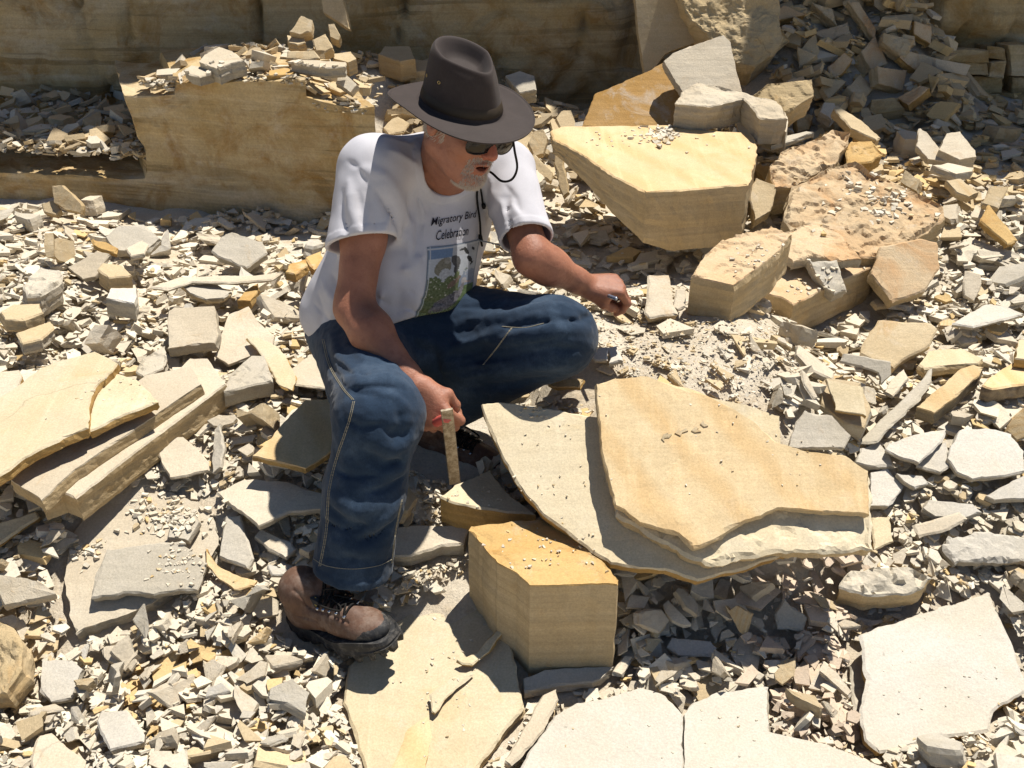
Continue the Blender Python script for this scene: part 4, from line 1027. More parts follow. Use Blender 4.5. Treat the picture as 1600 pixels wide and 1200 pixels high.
shirt_o = part('t_shirt', sm, M['shirt'])
print('shirt', len(sm[0]), __import__('time').time() - t_)

# ---------------- hands: X along the palm, Z back of the hand, thumb on the Yr side
def hand_prims(W0, X, Z, left, flex, spread=.0, thumb=None, s=1.0):
    X = N3(*X); Z = np.array(Z, float); Z = Z - X * Z.dot(X); Z = N3(*Z)
    Yr = np.cross(X, Z) if left else np.cross(Z, X)
    out = []
    def Q(x, y, z): return W0 + (X * x + Yr * y + Z * z) * s
    mcpx = [.088, .092, .087, .078]; mcpy = [.029, .009, -.011, -.030]
    rad = [.0105, .0108, .0102, .009]
    L = [(.043, .026, .021), (.047, .030, .022), (.043, .028, .021), (.034, .021, .019)]
    palm = []
    for i in range(4):
        palm.append((Q(.006, mcpy[i] * .55, -.002), Q(mcpx[i], mcpy[i], 0), .019 * s, .0125 * s))
    palm.append((Q(.01, .018, -.008), Q(.050, .034, -.012), .019 * s, .016 * s))
    palm.append((Q(.01, -.016, -.006), Q(.06, -.028, -.006), .017 * s, .014 * s))
    fingers = []
    for i in range(4):
        a = 0; p0 = Q(mcpx[i], mcpy[i], 0); ch_ = []
        for k in range(3):
            a += R(flex[i][k])
            dirv = X * math.cos(a) - Z * math.sin(a) + Yr * (spread * (1.5 - i) * .12)
            dirv = N3(*dirv); p1 = p0 + dirv * L[i][k] * s
            r0 = rad[i] * s * (1 - .07 * k); r1 = rad[i] * s * (1 - .07 * (k + 1))
            ch_.append((p0, p1, r0 * 1.04, r1)); p0 = p1
        fingers.append(ch_)
    T = thumb
    tp = [Q(*q) for q in T]
    th = [(tp[0], tp[1], .016 * s, .0125 * s), (tp[1], tp[2], .0128 * s, .0115 * s), (tp[2], tp[3], .0115 * s, .0098 * s)]
    return palm, fingers, th, Q, (X, Yr, Z)
def hand_sdf(p, H):
    palm, fingers, th, Q, _ = H
    d = None
    for a, b, r0, r1 in palm:
        e = rc(p, a, b, r0, r1); d = e if d is None else smin(d, e, .014)
    for ch_ in fingers:
        f = None
        for k, (a, b, r0, r1) in enumerate(ch_):
            e = rc(p, a, b, r0, r1); f = e if f is None else smin(f, e, .003)
            if k: f = smin(f, sph(p, a, r0 * 1.10), .003)
        d = smin(d, f, .0045)
    t = None
    for a, b, r0, r1 in th:
        e = rc(p, a, b, r0, r1); t = e if t is None else smin(t, e, .006)
    return smin(d, t, .006)
HR = hand_prims(wrR, (.50, -.50, -.55), (-.45, -.62, .60), False,
                [(62, 85, 55), (68, 88, 55), (72, 88, 55), (76, 88, 55)], thumb=[(.02, .022, -.010), (.050, .045, -.018), (.074, .038, -.040), (.088, .018, -.052)], s=1.04)
HLh = hand_prims(wrL, (.84, .02, -.02), (.12, -.30, .94), True,
                 [(58, 55, 28), (66, 62, 30), (72, 66, 34), (76, 70, 36)], thumb=[(.018, .024, -.014), (.046, .040, -.030), (.070, .034, -.048), (.086, .020, -.062)], s=.94)
def head_sdf(p):
    q = (p - A3(Hc)) @ np.array(HA, dtype=f32).T / f32(HS)
    a = np.abs(q[:, 1])
    s = q.copy(); s[:, 1] = a                       # both halves at once
    d = ell(q, (-.012, 0, .030), (.100, .079, .098))
    d = smin(d, ell(q, (.028, 0, -.040), (.062, .060, .078)), .03)
    d = smin(d, rc(s, (-.015, .052, -.060), (.058, .022, -.103), .026, .020), .022)
    d = smin(d, sph(q, (.070, 0, -.104), .023), .02)
    d = smin(d, sph(s, (.050, .038, -.032), .028), .02)
    d = smin(d, rc(s, (.078, .008, .018), (.066, .048, .014), .014, .012), .012)
    d = smax(d, -sph(s, (.096, .033, -.002), .014), .010)
    d = smin(d, sph(s, (.070, .032, -.003), .0135), .004)
    d = smin(d, rc(q, (.084, 0, .006), (.108, 0, -.030), .009, .0125), .010)
    d = smin(d, sph(s, (.098, .011, -.036), .0085), .006)
    d = smin(d, rc(s, (.074, .0, -.068), (.068, .022, -.068), .020, .014), .012)     # muzzle
    d = smin(d, rc(s, (.0945, 0, -.0585), (.086, .021, -.0635), .0055, .004), .005)
    d = smin(d, rc(s, (.0905, 0, -.0785), (.083, .018, -.0735), .0065, .0045), .005)
    d = smax(d, -ell(s, (.092, .0, -.0680), (.022, .017, .0055)), .003)
    d = smax(d, -rc(s, (.090, .030, -.045), (.080, .036, -.072), .002, .002), .006)   # fold beside the mouth
    hq = (p - A3(hatC)) @ A3(tU_)
    d = smax(d, hq + .010, .004)
    # ears
    e = ell(s, (-.012, .083, -.006), (.019, .0085, .033))
    e = smax(e, -ell(s, (-.006, .092, -.002), (.011, .007, .021)), .003)
    d = smin(d, e, .006)
    # neck
    d = smin(d, rc(q, (-.035, 0, -.055), tuple(HA @ (neckB + np.array((.0, 0.0, -.02)) - Hc) / HS), .060, .068), .03)
    d = smin(d, rc(q, (.02, 0, -.09), tuple(HA @ (neckB + tF * .045 + np.array((0, 0, -.01)) - Hc) / HS), .028, .032), .035)
    d = d - .0008 * vnoise(p, 160, 31)
    return d * f32(HS)
def body(p):
    d = rc(p, be - tU * .1, ch, .10, .10)
    d = smin(d, rc(p, ch, neckB, .09, .055), .05)
    d = smin(d, rc(p, shR - tL * -.02, shL - tL * .02, .045, .045), .04)
    a = rc(p, shR, elR * .5 + shR * .5, .052, .052)
    a = smin(a, rc(p, elR * .5 + shR * .5, elR, .050, .043), .02)
    m = elR * .72 + wrR * .28
    a = smin(a, rc(p, elR + np.array((0, .012, 0)), m, .040, .047), .03)
    a = smin(a, rc(p, m, elR * .12 + wrR * .88, .046, .030), .03)
    a = smin(a, rc(p, elR * .15 + wrR * .85, wrR, .029, .026), .02)
    d = smin(d, a, .03)
    a = rc(p, shL, elL, .048, .043)
    m = elL * .70 + wrL * .30
    a = smin(a, rc(p, elL, m, .041, .044), .03)
    a = smin(a, rc(p, m, elL * .15 + wrL * .85, .043, .029), .03)
    a = smin(a, rc(p, elL * .18 + wrL * .82, wrL, .029, .0255), .02)
    d = smin(d, a, .03)
    d = d - .0010 * vnoise(p, 70, 21)
    d = smin(d, near(p, Hc, .26, head_sdf), .012)
    d = smin(d, near(p, wrR + (HR[4][0] * .06), .14, lambda q: hand_sdf(q, HR)), .012)
    d = smin(d, near(p, wrL + (HLh[4][0] * .06), .14, lambda q: hand_sdf(q, HLh)), .012)
    return d
t_ = __import__('time').time()
bm_ = surfnet(body, (-.50, 1.90, .44), (.32, 2.62, 1.34), .0027)
body_o = part('body', bm_, M['skin'])
print('body', len(bm_[0]), __import__('time').time() - t_)
# skin tints: lips, cheeks and nose redder, scalp under the hat, pale inner forearm
bv = bm_[0]; q = (bv - Hc) @ HA.T / HS
tn = np.ones((len(bv), 4), f32)
inh = np.linalg.norm(q, axis=1) < .16
lip = inh & (q[:, 0] > .078) & (np.abs(q[:, 1]) < .024) & (q[:, 2] < -.052) & (q[:, 2] > -.086)
tn[lip, :3] = (.95, .80, .76)
ins = inh & (q[:, 0] > .06) & (np.abs(q[:, 1]) < .019) & (q[:, 2] < -.0635) & (q[:, 2] > -.0725) & (q[:, 0] < .088)
tn[ins, :3] = (.30, .14, .14)
nose = inh & (q[:, 0] > .09) & (q[:, 2] > -.05) & (q[:, 2] < .02)
tn[nose, :3] = (1.05, .80, .78)
ca = body_o.data.color_attributes.new('tint', 'FLOAT_COLOR', 'POINT'); ca.data.foreach_set('color', tn.ravel())
# ---------------- tubes, hat, glasses, boots, tools
PL = np.array(person.location)
def catmull(pts, n=8):
    P_ = [np.array(q, float) for q in pts]; P_ = [2 * P_[0] - P_[1]] + P_ + [2 * P_[-1] - P_[-2]]
    out = []
    for i in range(1, len(P_) - 2):
        for k in range(n):
            t = k / n; a, b, c, d = P_[i - 1:i + 3]
            out.append(.5 * (2 * b + (c - a) * t + (2 * a - 5 * b + 4 * c - d) * t * t + (3 * b - a - 3 * c + d) * t ** 3))
    out.append(P_[-2]); return out
def tube(pts, r, seg=8, flat=1.0, up=None):
    V, Fc = [], []
    pts = [np.array(q, float) for q in pts]; m = len(pts); u = None
    for i, q in enumerate(pts):
        d = pts[min(i + 1, m - 1)] - pts[max(i - 1, 0)]; d = d / (np.linalg.norm(d) + 1e-9)
        if u is None: u = np.cross(d, (0, 0, 1) if abs(d[2]) < .9 else (1, 0, 0))
        if up is not None: u = np.cross(d, up)
        u = u - d * u.dot(d); u /= np.linalg.norm(u) + 1e-9; v = np.cross(d, u)
        rr = r(i / (m - 1)) if callable(r) else r
        for k in range(seg):
            a = 2 * math.pi * k / seg
            V.append(q + u * math.cos(a) * rr + v * math.sin(a) * rr * flat)
    for i in range(m - 1):
        for k in range(seg):
            j = (k + 1) % seg
            Fc.append((i * seg + k, i * seg + j, (i + 1) * seg + j, (i + 1) * seg + k))
    Fc.append(list(range(seg))[::-1]); Fc.append([(m - 1) * seg + k for k in range(seg)])
    return V, Fc
def join(parts):
    V, Fc = [], []
    for v, f in parts:
        b = len(V); V += list(v); Fc += [[i + b for i in q] for q in f]
    return V, Fc
def mpart(name, vf, mat, parent=person, smooth=True, off=None):
    v = np.array(vf[0]) - (PL if off is None else off)
    return link_mesh(name, v, vf[1], mat, parent=parent, smooth=smooth)
# hat
oF = hF - tU_ * hF.dot(tU_); oF = N3(*oF); oL = np.cross(tU_, oF)
def HT(f, l, u): return hatC + (oF * f + oL * l + tU_ * u) * 1.0
print('hat px', [project(*HT(*k)) for k in ((0,0,0),(.17,0,0),(-.17,0,0),(0,.15,0),(0,-.15,0),(0,0,.12))])
NT = 96
def base_r(t): return .104 * math.cos(t), .084 * math.sin(t)
V, Fc, rows = [], [], []
def addrow(fn):
    rows.append(len(V))
    for k in range(NT): V.append(fn(2 * math.pi * k / NT))
def top_h(c): return .128 - .030 * (c * .5 + .5)              # lower to the front
# crown top: teardrop dent, pointed at the front
for rr in (.03, .15, .3, .45, .58, .68, .76, .83, .88, .92, .955, .98, 1.0):
    def f(t, rr=rr):
        c, s = math.cos(t), math.sin(t)
        pin = 1 - .30 * max(0, c) ** 3 * 1
        a, b = .088, .066 * (1 - .40 * max(0, c))
        e = float(ss((rr - .52) / .40))
        h = top_h(c * rr) - .034 * (1 - e)
        if rr > .9: h = top_h(c * rr) - .010 * ((rr - .9) / .1) ** 2
        return HT(a * rr * c - .003, b * rr * s, h)
    addrow(f)
top_edge = lambda t: (.088 * math.cos(t) - .003, .066 * (1 - .40 * max(0, math.cos(t))) * math.sin(t), top_h(math.cos(t)) - .010)
for v in (.06, .14, .25, .38, .52, .68, .84, .97):
    def f(t, v=v):
        a, b = base_r(t); x0, y0, z0 = top_edge(t)
        w_ = v ** .75
        pinch = -.012 * math.exp(-((abs(math.sin(t)) - .42) / .22) ** 2) * max(0, math.cos(t)) * (1 - v) * 1.5
        return HT(x0 + (a - x0) * w_, (y0 + (b - y0) * w_) * (1 + pinch * 6), z0 * (1 - v) + .002 * v)
    addrow(f)
def brim_z(t, u):
    side = math.sin(t) ** 2
    return -.002 - .010 * u * max(0, math.cos(t)) ** 1.5 - .006 * u + .020 * side * u ** 1.8 - .004 * u * max(0, -math.cos(t)) + .003 * math.sin(3 * t + 1) * u
bw = lambda t: .070 + .006 * abs(math.cos(t))
for u in (.04, .15, .3, .45, .6, .75, .85, .93, .945, .96, .99, 1.0):
    def f(t, u=u):
        a, b = base_r(t); k = bw(t) * u
        g = -.0008 if abs(u - .945) < .001 else 0
        n_ = np.array((a / .104 ** 2, b / .084 ** 2)); n_ /= np.linalg.norm(n_)
        return HT(a + n_[0] * k, b + n_[1] * k, brim_z(t, u) + g)
    addrow(f)
for u in (1.0, .9, .6, .3, .0):
    def f(t, u=u):
        a, b = base_r(t); k = bw(t) * u
        n_ = np.array((a / .104 ** 2, b / .084 ** 2)); n_ /= np.linalg.norm(n_)
        return HT(a + n_[0] * k - n_[0] * .001, b + n_[1] * k - n_[1] * .001, brim_z(t, u) - .0035)
    addrow(f)
for r0, r1 in zip(rows[:-1], rows[1:]):
    for k in range(NT):
        j = (k + 1) % NT; Fc.append((r0 + k, r1 + k, r1 + j, r0 + j))
Fc.append([rows[0] + k for k in range(NT)])
hat = mpart('hat', (V, Fc), M['felt'])
hat['label'] = 'wide brimmed dark brown hat with a pinched crown and chin cord'
V, Fc = [], []
for v0, rr in ((.004, 1.015), (.006, 1.03), (.016, 1.022), (.024, 1.008), (.026, .99)):
    for k in range(NT):
        t = 2 * math.pi * k / NT; a, b = base_r(t); x0, y0, z0 = top_edge(t); v = 1 - v0 / z0; w_ = v ** .75
        V.append(HT((x0 + (a - x0) * w_) * rr, (y0 + (b - y0) * w_) * rr, v0 + .001))
for r_ in range(4):
    for k in range(NT):
        j = (k + 1) % NT; Fc.append((r_ * NT + k, r_ * NT + j, (r_ + 1) * NT + j, (r_ + 1) * NT + k))
mpart('hat_band', (V, Fc), M['band'], parent=hat)
hbv = BVHTree.FromPolygons([tuple(v.co) for v in hat.data.vertices], [tuple(p.vertices) for p in hat.data.polygons])
def on_mesh(bvh, px, py, off=0.0):
    d = ray(px, py).normalized(); h = bvh.ray_cast(Vector((0, 0, CAM_H)) - Vector(PL), d)
    return (h[0] + h[1] * off, h[1]) if h[0] is not None else (None, None)
for (ex, ey) in ((667, 118), (686, 129)):
    c, n = on_mesh(hbv, ex, ey)
    if c is None: continue
    u = n.orthogonal().normalized(); v = n.cross(u)
    ring = [c + (u * math.cos(a) + v * math.sin(a)) * .0032 + n * .0006 for a in np.linspace(0, 2 * math.pi, 13)]
    tv = tube([tuple(q) for q in ring], .0009, 6)
    mpart('eyelet', tv, M['brass'], parent=hat, off=0)
# chin cord
sbv = BVHTree.FromPolygons(sm[0].tolist(), sm[1].tolist())
def on_front(px, py):
    h = sbv.ray_cast(Vector((0, 0, CAM_H)), ray(px, py).normalized())
    if h[0] is None: return P(px, py, 2.33)
    return h[0] + h[1] * .006
cord = catmull([P(800, 208, 2.33), P(804, 235, 2.31), P(808, 262, 2.31), P(800, 280, 2.32), P(784, 283, 2.34), P(768, 270, 2.37), P(752, 262, 2.40)], 8)
c1 = tube(cord, .0028)
c2 = tube(catmull([on_front(744, 284), on_front(743, 310), on_front(747, 345), on_front(748, 372), on_front(750, 384)], 8), .0026)
c3 = tube(catmull([on_front(747, 284), on_front(751, 300), on_front(754, 318)], 8), .0024)
mpart('chin_cord', join([c1, c2, c3]), M['lace'], parent=hat)
k1 = tube([on_front(747, 366), on_front(747.5, 371), on_front(749, 376)], lambda t: .0052 - .002 * abs(t - .5)); k2 = tube([on_front(753, 317), on_front(754, 321), on_front(754, 324)], lambda t: .0055 - .002 * abs(t - .5))
mpart('cord_stopper', k1, M['lace'], parent=hat); mpart('cord_stopper', k2, M['lace'], parent=hat)

# sunglasses: wrapped lenses, frame, temples
def lens_patch(sgn):
    V, Fc = [], []; nu, nv_ = 14, 10
    for side in (0, 1):
        for i in range(nu + 1):
            for j in range(nv_ + 1):
                a = i / nu * 2 - 1; b = j / nv_ * 2 - 1
                # squircle outline
                x = a * math.sqrt(max(0, 1 - b * b * .45)); y = b * math.sqrt(max(0, 1 - a * a * .45))
                l = .0365 + x * .032; u = -.009 + y * .0235 - .003 * x
                f = .1055 - .20 * (l ** 2) / .075 - .25 * u * u / .05 - side * .0018
                V.append(HP(f, sgn * l, u))
    m = (nu + 1) * (nv_ + 1)
    for side in (0, 1):
        for i in range(nu):
            for j in range(nv_):
                q = [side * m + i * (nv_ + 1) + j, side * m + (i + 1) * (nv_ + 1) + j, side * m + (i + 1) * (nv_ + 1) + j + 1, side * m + i * (nv_ + 1) + j + 1]
                Fc.append(q if (side == 0) == (sgn > 0) else q[::-1])
    rim = [i * (nv_ + 1) for i in range(nu)] + [nu * (nv_ + 1) + j for j in range(nv_)] + [i * (nv_ + 1) + nv_ for i in range(nu, 0, -1)] + [j for j in range(nv_, 0, -1)]
    for i in range(len(rim)):
        j = (i + 1) % len(rim); Fc.append([rim[i], rim[j], rim[j] + m, rim[i] + m])
    return V, Fc, [V[i] for i in rim]
gl = None
for sgn in (-1, 1):
    V, Fc, rim = lens_patch(sgn)
    if gl is None:
        br = tube([HP(.104, -.010, .004), HP(.107, 0, .008), HP(.104, .010, .004)], .0022)
        fr = []
        for s2 in (-1, 1):
            r_ = lens_patch(s2)[2]; fr.append(tube(r_ + [r_[0]], .0013, 6))
        gl = mpart('sunglasses', join([br] + fr), M['lens'])
    mpart('lens', (V, Fc), M['lens'], parent=gl)
    mpart('temple', tube([HP(.078, sgn * .064, .006), HP(.05, sgn * .078, .008), HP(0, sgn * .083, .008), HP(-.02, sgn * .084, -.004)], .0022, 6, 1.8), M['lens'], parent=gl)

# stubble
bvh = BVHTree.FromPolygons(bm_[0].tolist(), bm_[1].tolist())
V, Fc = [], []
r = random.Random(4)
hairs = 0
for _ in range(9000):
    i = r.randrange(len(bv)); qq = q[i]
    if not inh[i] or qq[0] < .03: continue
    chin = (qq[2] < -.082 and qq[0] > .045 and abs(qq[1]) < .034 and qq[2] > -.13)
    lip_ = (-.058 < qq[2] < -.042 and qq[0] > .080 and abs(qq[1]) < .030)
    side_ = (-.09 < qq[2] <= -.05 and .024 < abs(qq[1]) < .038 and qq[0] > .060)
    if not (chin or lip_ or side_): continue
    pass
cand = np.where(inh & (((q[:, 2] < -.084) & (q[:, 0] > .040) & (np.abs(q[:, 1]) < .036) & (q[:, 2] > -.132)) | ((q[:, 2] < -.044) & (q[:, 2] > -.057) & (q[:, 0] > .078) & (np.abs(q[:, 1]) < .030)) | ((q[:, 2] <= -.050) & (q[:, 2] > -.09) & (np.abs(q[:, 1]) > .022) & (np.abs(q[:, 1]) < .038) & (q[:, 0] > .060))))[0]
for _ in range(2300):
    i = cand[r.randrange(len(cand))]
    c = Vector(bv[i]) + Vector((r.gauss(0, .001), r.gauss(0, .001), r.gauss(0, .001)))
    h = bvh.find_nearest(c); n = h[1]; 
    d = (n * .8 + Vector(-hU) * .9 + Vector((r.gauss(0, .35), r.gauss(0, .35), r.gauss(0, .2)))).normalized() * r.uniform(.004, .009)
    u = d.orthogonal().normalized() * .0006; v = d.cross(u).normalized() * .0006
    b = len(V); c = h[0] - n * .0005
    V += [c + u, c - u * .5 + v, c - u * .5 - v, c + d]
    Fc += [(b, b + 1, b + 3), (b + 1, b + 2, b + 3), (b + 2, b, b + 3)]
mpart('beard', ([tuple(x) for x in V], Fc), M['beardhair'], smooth=False)
# grey hair at temple and nape
V, Fc = [], []
cand = np.where(inh & (((q[:, 0] < .02) & (q[:, 0] > -.10) & (q[:, 2] > -.045) & (q[:, 2] < .04) & (np.abs(q[:, 1]) > .03)) & ~((np.abs(q[:, 1]) > .076) & (q[:, 0] > -.035) & (q[:, 2] < .028))))[0]
for _ in range(2600):
    i = cand[r.randrange(len(cand))]; c = Vector(bv[i]); h = bvh.find_nearest(c); n = h[1]
    d = (n * .35 + Vector(-hU) * .9 - Vector(hF) * .5 + Vector((r.gauss(0, .2), r.gauss(0, .2), r.gauss(0, .2)))).normalized() * r.uniform(.008, .014)
    u = d.orthogonal().normalized() * .0007; v = d.cross(u).normalized() * .0007
    b = len(V); c = h[0] - n * .0005; V += [c + u, c - u * .5 + v, c - u * .5 - v, c + d]
    Fc += [(b, b + 1, b + 3), (b + 1, b + 2, b + 3), (b + 2, b, b + 3)]
mpart('hair', ([tuple(x) for x in V], Fc), M['beardhair'], smooth=False)
# thumb nails
def nail(tip0, tip1, nrm, rr):
    d = N3(*(np.array(tip1) - np.array(tip0))); n = N3(*(np.array(nrm) - d * np.dot(nrm, d))); s = np.cross(d, n)
    c = np.array(tip1) + d * rr * .15; V, Fc = [], []
    for i in range(6):
        for j in range(7):
            x = (i / 5 - .5) * .013; a = (j / 6 - .5) * 1.7 * (1 if i < 4 else .8)
            V.append(c + d * x + (s * math.sin(a) + n * math.cos(a)) * (rr * 1.04) - n * (.0006 if i in (0, 5) else 0))
    for i in range(5):
        for j in range(6): Fc.append((i * 7 + j, (i + 1) * 7 + j, (i + 1) * 7 + j + 1, i * 7 + j + 1))
    return V, Fc
M['nail'] = plain('finger_nail', (.62, .40, .33), .35)
nl_ = [nail(HR[2][2][0], HR[2][2][1], HR[4][2] * .7 + HR[4][1] * .7, .0102), nail(HLh[2][2][0], HLh[2][2][1], HLh[4][1] + HLh[4][2] * .3, .0098)]
mpart('thumbnail', nl_[0], M['nail'], parent=body_o); mpart('thumbnail', nl_[1], M['nail'], parent=body_o)

# ---------------- print on the shirt
sbv = BVHTree.FromPolygons(sm[0].tolist(), sm[1].tolist())
def s_hit(px, py):
    for k in range(60):
        h = sbv.ray_cast(Vector((0, 0, CAM_H)), ray(px + (700 - px) * k * .012, py + (430 - py) * k * .012).normalized())
        if h[0] is not None: return h
    return h
def on_shirt(p, n, off):
    h = sbv.ray_cast(p + n * .08, -n)
    if h[0] is None: h = sbv.find_nearest(p)
    return h[0] + h[1] * off
def quad_surface(c4, nu, nv_, off):
    """a sheet of ink lying on the cloth between four corners"""
    print(c4); W4 = [s_hit(*c)[0] for c in c4]
    n = ((W4[1] - W4[0]).cross(W4[3] - W4[0])).normalized()
    if n.y > 0: n = -n
    G = []
    for j in range(nv_ + 1):
        row = []
        for i in range(nu + 1):
            u, v = i / nu, j / nv_
            p = W4[0] * (1 - u) * (1 - v) + W4[1] * u * (1 - v) + W4[2] * u * v + W4[3] * (1 - u) * v
            row.append(on_shirt(p, n, off))
        G.append(row)
    return W4, n, G
C4 = [(667, 386), (749, 373), (736, 486), (642, 500)]
nu, nv_ = 70, 96
W4, nn, G = quad_surface(C4, nu, nv_, .0012)
V = [tuple(p) for row in G for p in row]
Fq = np.array([(j * (nu + 1) + i, (j + 1) * (nu + 1) + i, (j + 1) * (nu + 1) + i + 1, j * (nu + 1) + i + 1) for j in range(nv_) for i in range(nu)])
pic = link_mesh('printed_picture', np.array(V) - PL, Fq, M['shirt'], parent=shirt_o, smooth=True)
B = NB('printed_bird_picture'); at = B.n('ShaderNodeAttribute', attribute_name='ink'); B.l(at.outputs['Color'], B.b.inputs['Base Color']); B.b.inputs['Roughness'].default_value = .9
pic.data.materials[0] = B.m
cc = np.ones(((nu + 1) * (nv_ + 1), 4), f32); rr_ = np.random.default_rng(3)
jj, ii_ = np.divmod(np.arange(len(cc)), nu + 1); U_, V__ = ii_ / nu, jj / nv_
no = np.array([noise.fractal(Vector((u * 6, v * 8, 0)), .9, 2, 4) for u, v in zip(U_, V__)])
nf = np.array([noise.fractal(Vector((u * 30, v * 40, 4)), .9, 2, 3) for u, v in zip(U_, V__)])
def setc(m, c, k=.12): cc[m, :3] = np.array(c) * (1 + k * nf[m, None])
setc(np.ones(len(cc), bool), (.42, .46, .52)); setc(V__ < .17, (.10, .22, .42)); setc((V__ < .17) & (U_ > .42), (.40, .42, .46))
setc(V__ + .12 * no > .44, (.13, .17, .05), .6); setc((V__ + .1 * no > .44) & (U_ > .60) & (V__ < .66), (.22, .28, .40)); setc((V__ > .64) & (U_ > .62), (.12, .20, .05), .4)
def el(cx, cy, a, b, rot, c, k=.35):
    dx, dy = (U_ - cx), (V__ - cy) * 1.3; X_ = dx * math.cos(rot) + dy * math.sin(rot); Y_ = -dx * math.sin(rot) + dy * math.cos(rot)
    setc((X_ / a) ** 2 + (Y_ / b) ** 2 < 1 + .15 * no, c, k)
el(.27, .30, .14, .17, .4, (.22, .20, .13)); el(.34, .22, .06, .06, 0, (.30, .28, .22)); el(.30, .40, .09, .10, .2, (.42, .44, .46))
el(.50, .24, .12, .08, .9, (.09, .09, .09)); el(.52, .34, .05, .10, .3, (.08, .08, .08))
el(.70, .13, .035, .09, -.7, (.03, .03, .03)); el(.62, .09, .07, .02, -.2, (.05, .05, .05)); el(.86, .12, .05, .025, .6, (.04, .04, .05))
el(.80, .26, .04, .09, -.8, (.03, .03, .035)); el(.86, .33, .05, .02, -.6, (.04, .04, .04))
el(.48, .56, .13, .06, -.6, (.22, .13, .08)); el(.60, .49, .04, .035, 0, (.24, .16, .12))
el(.72, .56, .06, .06, 0, (.42, .38, .38)); el(.84, .60, .09, .016, .25, (.50, .34, .28)); el(.68, .70, .05, .14, .2, (.26, .23, .25))
el(.42, .84, .26, .13, -.5, (.15, .14, .16), .9); el(.58, .76, .10, .10, 0, (.13, .12, .14), .9)
setc((nf > .55) & (V__ > .44) & (V__ < .72) & (U_ < .55), (.55, .52, .40)); setc((V__ > .93) & (nf > .1), (.20, .32, .12))
bd = (U_ < .02) | (U_ > .98) | (V__ < .012); setc(bd, (.16, .22, .30)); setc(((U_ > .03) & (U_ < .05)) | ((V__ > .03) & (V__ < .042)), (.5, .52, .56))
ca = pic.data.color_attributes.new('ink', 'FLOAT_COLOR', 'POINT'); ca.data.foreach_set('color', np.clip(np.concatenate([cc[:, :3] * .55 + cc[:, :3].mean(1, keepdims=True) * .33, cc[:, 3:]], 1), 0, 1).ravel())
def text_mesh(s, shear=.25, offset=0.0):
    cu = bpy.data.curves.new('t', 'FONT'); cu.body = s; cu.shear = shear; cu.offset = offset; cu.resolution_u = 3
    o = bpy.data.objects.new('t', cu); COL.objects.link(o)
    dg = bpy.context.evaluated_depsgraph_get(); me = bpy.data.meshes.new_from_object(o.evaluated_get(dg))
    vs = np.array([v.co[:] for v in me.vertices]); fs = [tuple(p.vertices) for p in me.polygons]
    bpy.data.objects.remove(o); bpy.data.curves.remove(cu); bpy.data.meshes.remove(me)
    return vs, fs
def print_text(s, c4, off=.0022, shear=.28, offset=.003, name='printed_lettering', bow=0.0):
    vs, fs = text_mesh(s, shear, offset)
    mn, mx = vs.min(0), vs.max(0)
    print(c4); W4 = [s_hit(*c)[0] for c in c4]
    n = ((W4[1] - W4[0]).cross(W4[3] - W4[0])).normalized()
    if n.y > 0: n = -n
    out = []
    for v in vs:
        u, w_ = (v[0] - mn[0]) / (mx[0] - mn[0]), 1 - (v[1] - mn[1]) / (mx[1] - mn[1])
        p = W4[0] * (1 - u) * (1 - w_) + W4[1] * u * (1 - w_) + W4[2] * u * w_ + W4[3] * (1 - u) * w_
        out.append(tuple(on_shirt(p, n, off)))
    return out, fs
tx = [print_text('Migratory Bird', [(673, 341), (744, 328), (744, 343), (673, 357)]), print_text('Celebration', [(681, 361), (731, 353), (731, 367), (681, 376)])]
mpart('printed_lettering', join(tx), M['print_black'], parent=shirt_o, smooth=False)
# the line under the picture is too creased to read: short strokes of the same size
st = []
for i in range(16):
    a = s_hit(655 + i * 5, 502 - i * .9); b = s_hit(657 + i * 5, 499 - i * .9 + (i % 3))
    if a[0] is None or b[0] is None: continue
    if (a[0] - b[0]).length > .02: continue
    st.append(tube([a[0] + a[1] * .001, (a[0] + b[0]) / 2 + a[1] * .0016, b[0] + b[1] * .001], .0007, 5))
if st: mpart('printed_marks', join(st), M['print_black'], parent=shirt_o, smooth=False)

# seams on the jeans: raised double stitching
jbv = BVHTree.FromPolygons(jm[0].tolist(), jm[1].tolist())
def seam(pts, wd=.0022, gap=.004):
    out = []
    c = catmull([(*q, 0) for q in pts], 10)
    for s_ in (-1, 1):
        line = []
        for i, qx in enumerate(c):
            h = jbv.ray_cast(Vector((0, 0, CAM_H)), ray(qx[0] + s_ * gap * 330, qx[1]).normalized())
            if h[0] is not None: line.append(h[0] + h[1] * .0004)
        # dashes
        for i in range(0, len(line) - 1):
            a, b = line[i], line[i + 1]
            if (a - b).length > .05: continue
            k = max(1, int((b - a).length / .006))
            for j in range(k):
                p0 = a.lerp(b, (j + .05) / k); p1 = a.lerp(b, (j + .9) / k)
                h0 = jbv.find_nearest(p0); h1 = jbv.find_nearest(p1)
                out.append(tube([h0[0] + h0[1] * .0006, h1[0] + h1[1] * .0006], wd * .42, 4))
    return out
S_L = [seam([(553, 627), (545, 660), (525, 720), (514, 770), (510, 830), (500, 885)]), seam([(505, 530), (515, 570), (535, 605), (552, 625)]), seam([(628, 780), (618, 830), (612, 880)], gap=.002), seam([(800, 512), (775, 545), (755, 570)], gap=.002), seam([(785, 510), (820, 512), (850, 505)], gap=.002), seam([(488, 872), (510, 884), (550, 889), (590, 884), (612, 874)], gap=.0005)]
for s_ in S_L: mpart('seam_stitching', join(s_), M['thread'], parent=jeans_o, smooth=False)

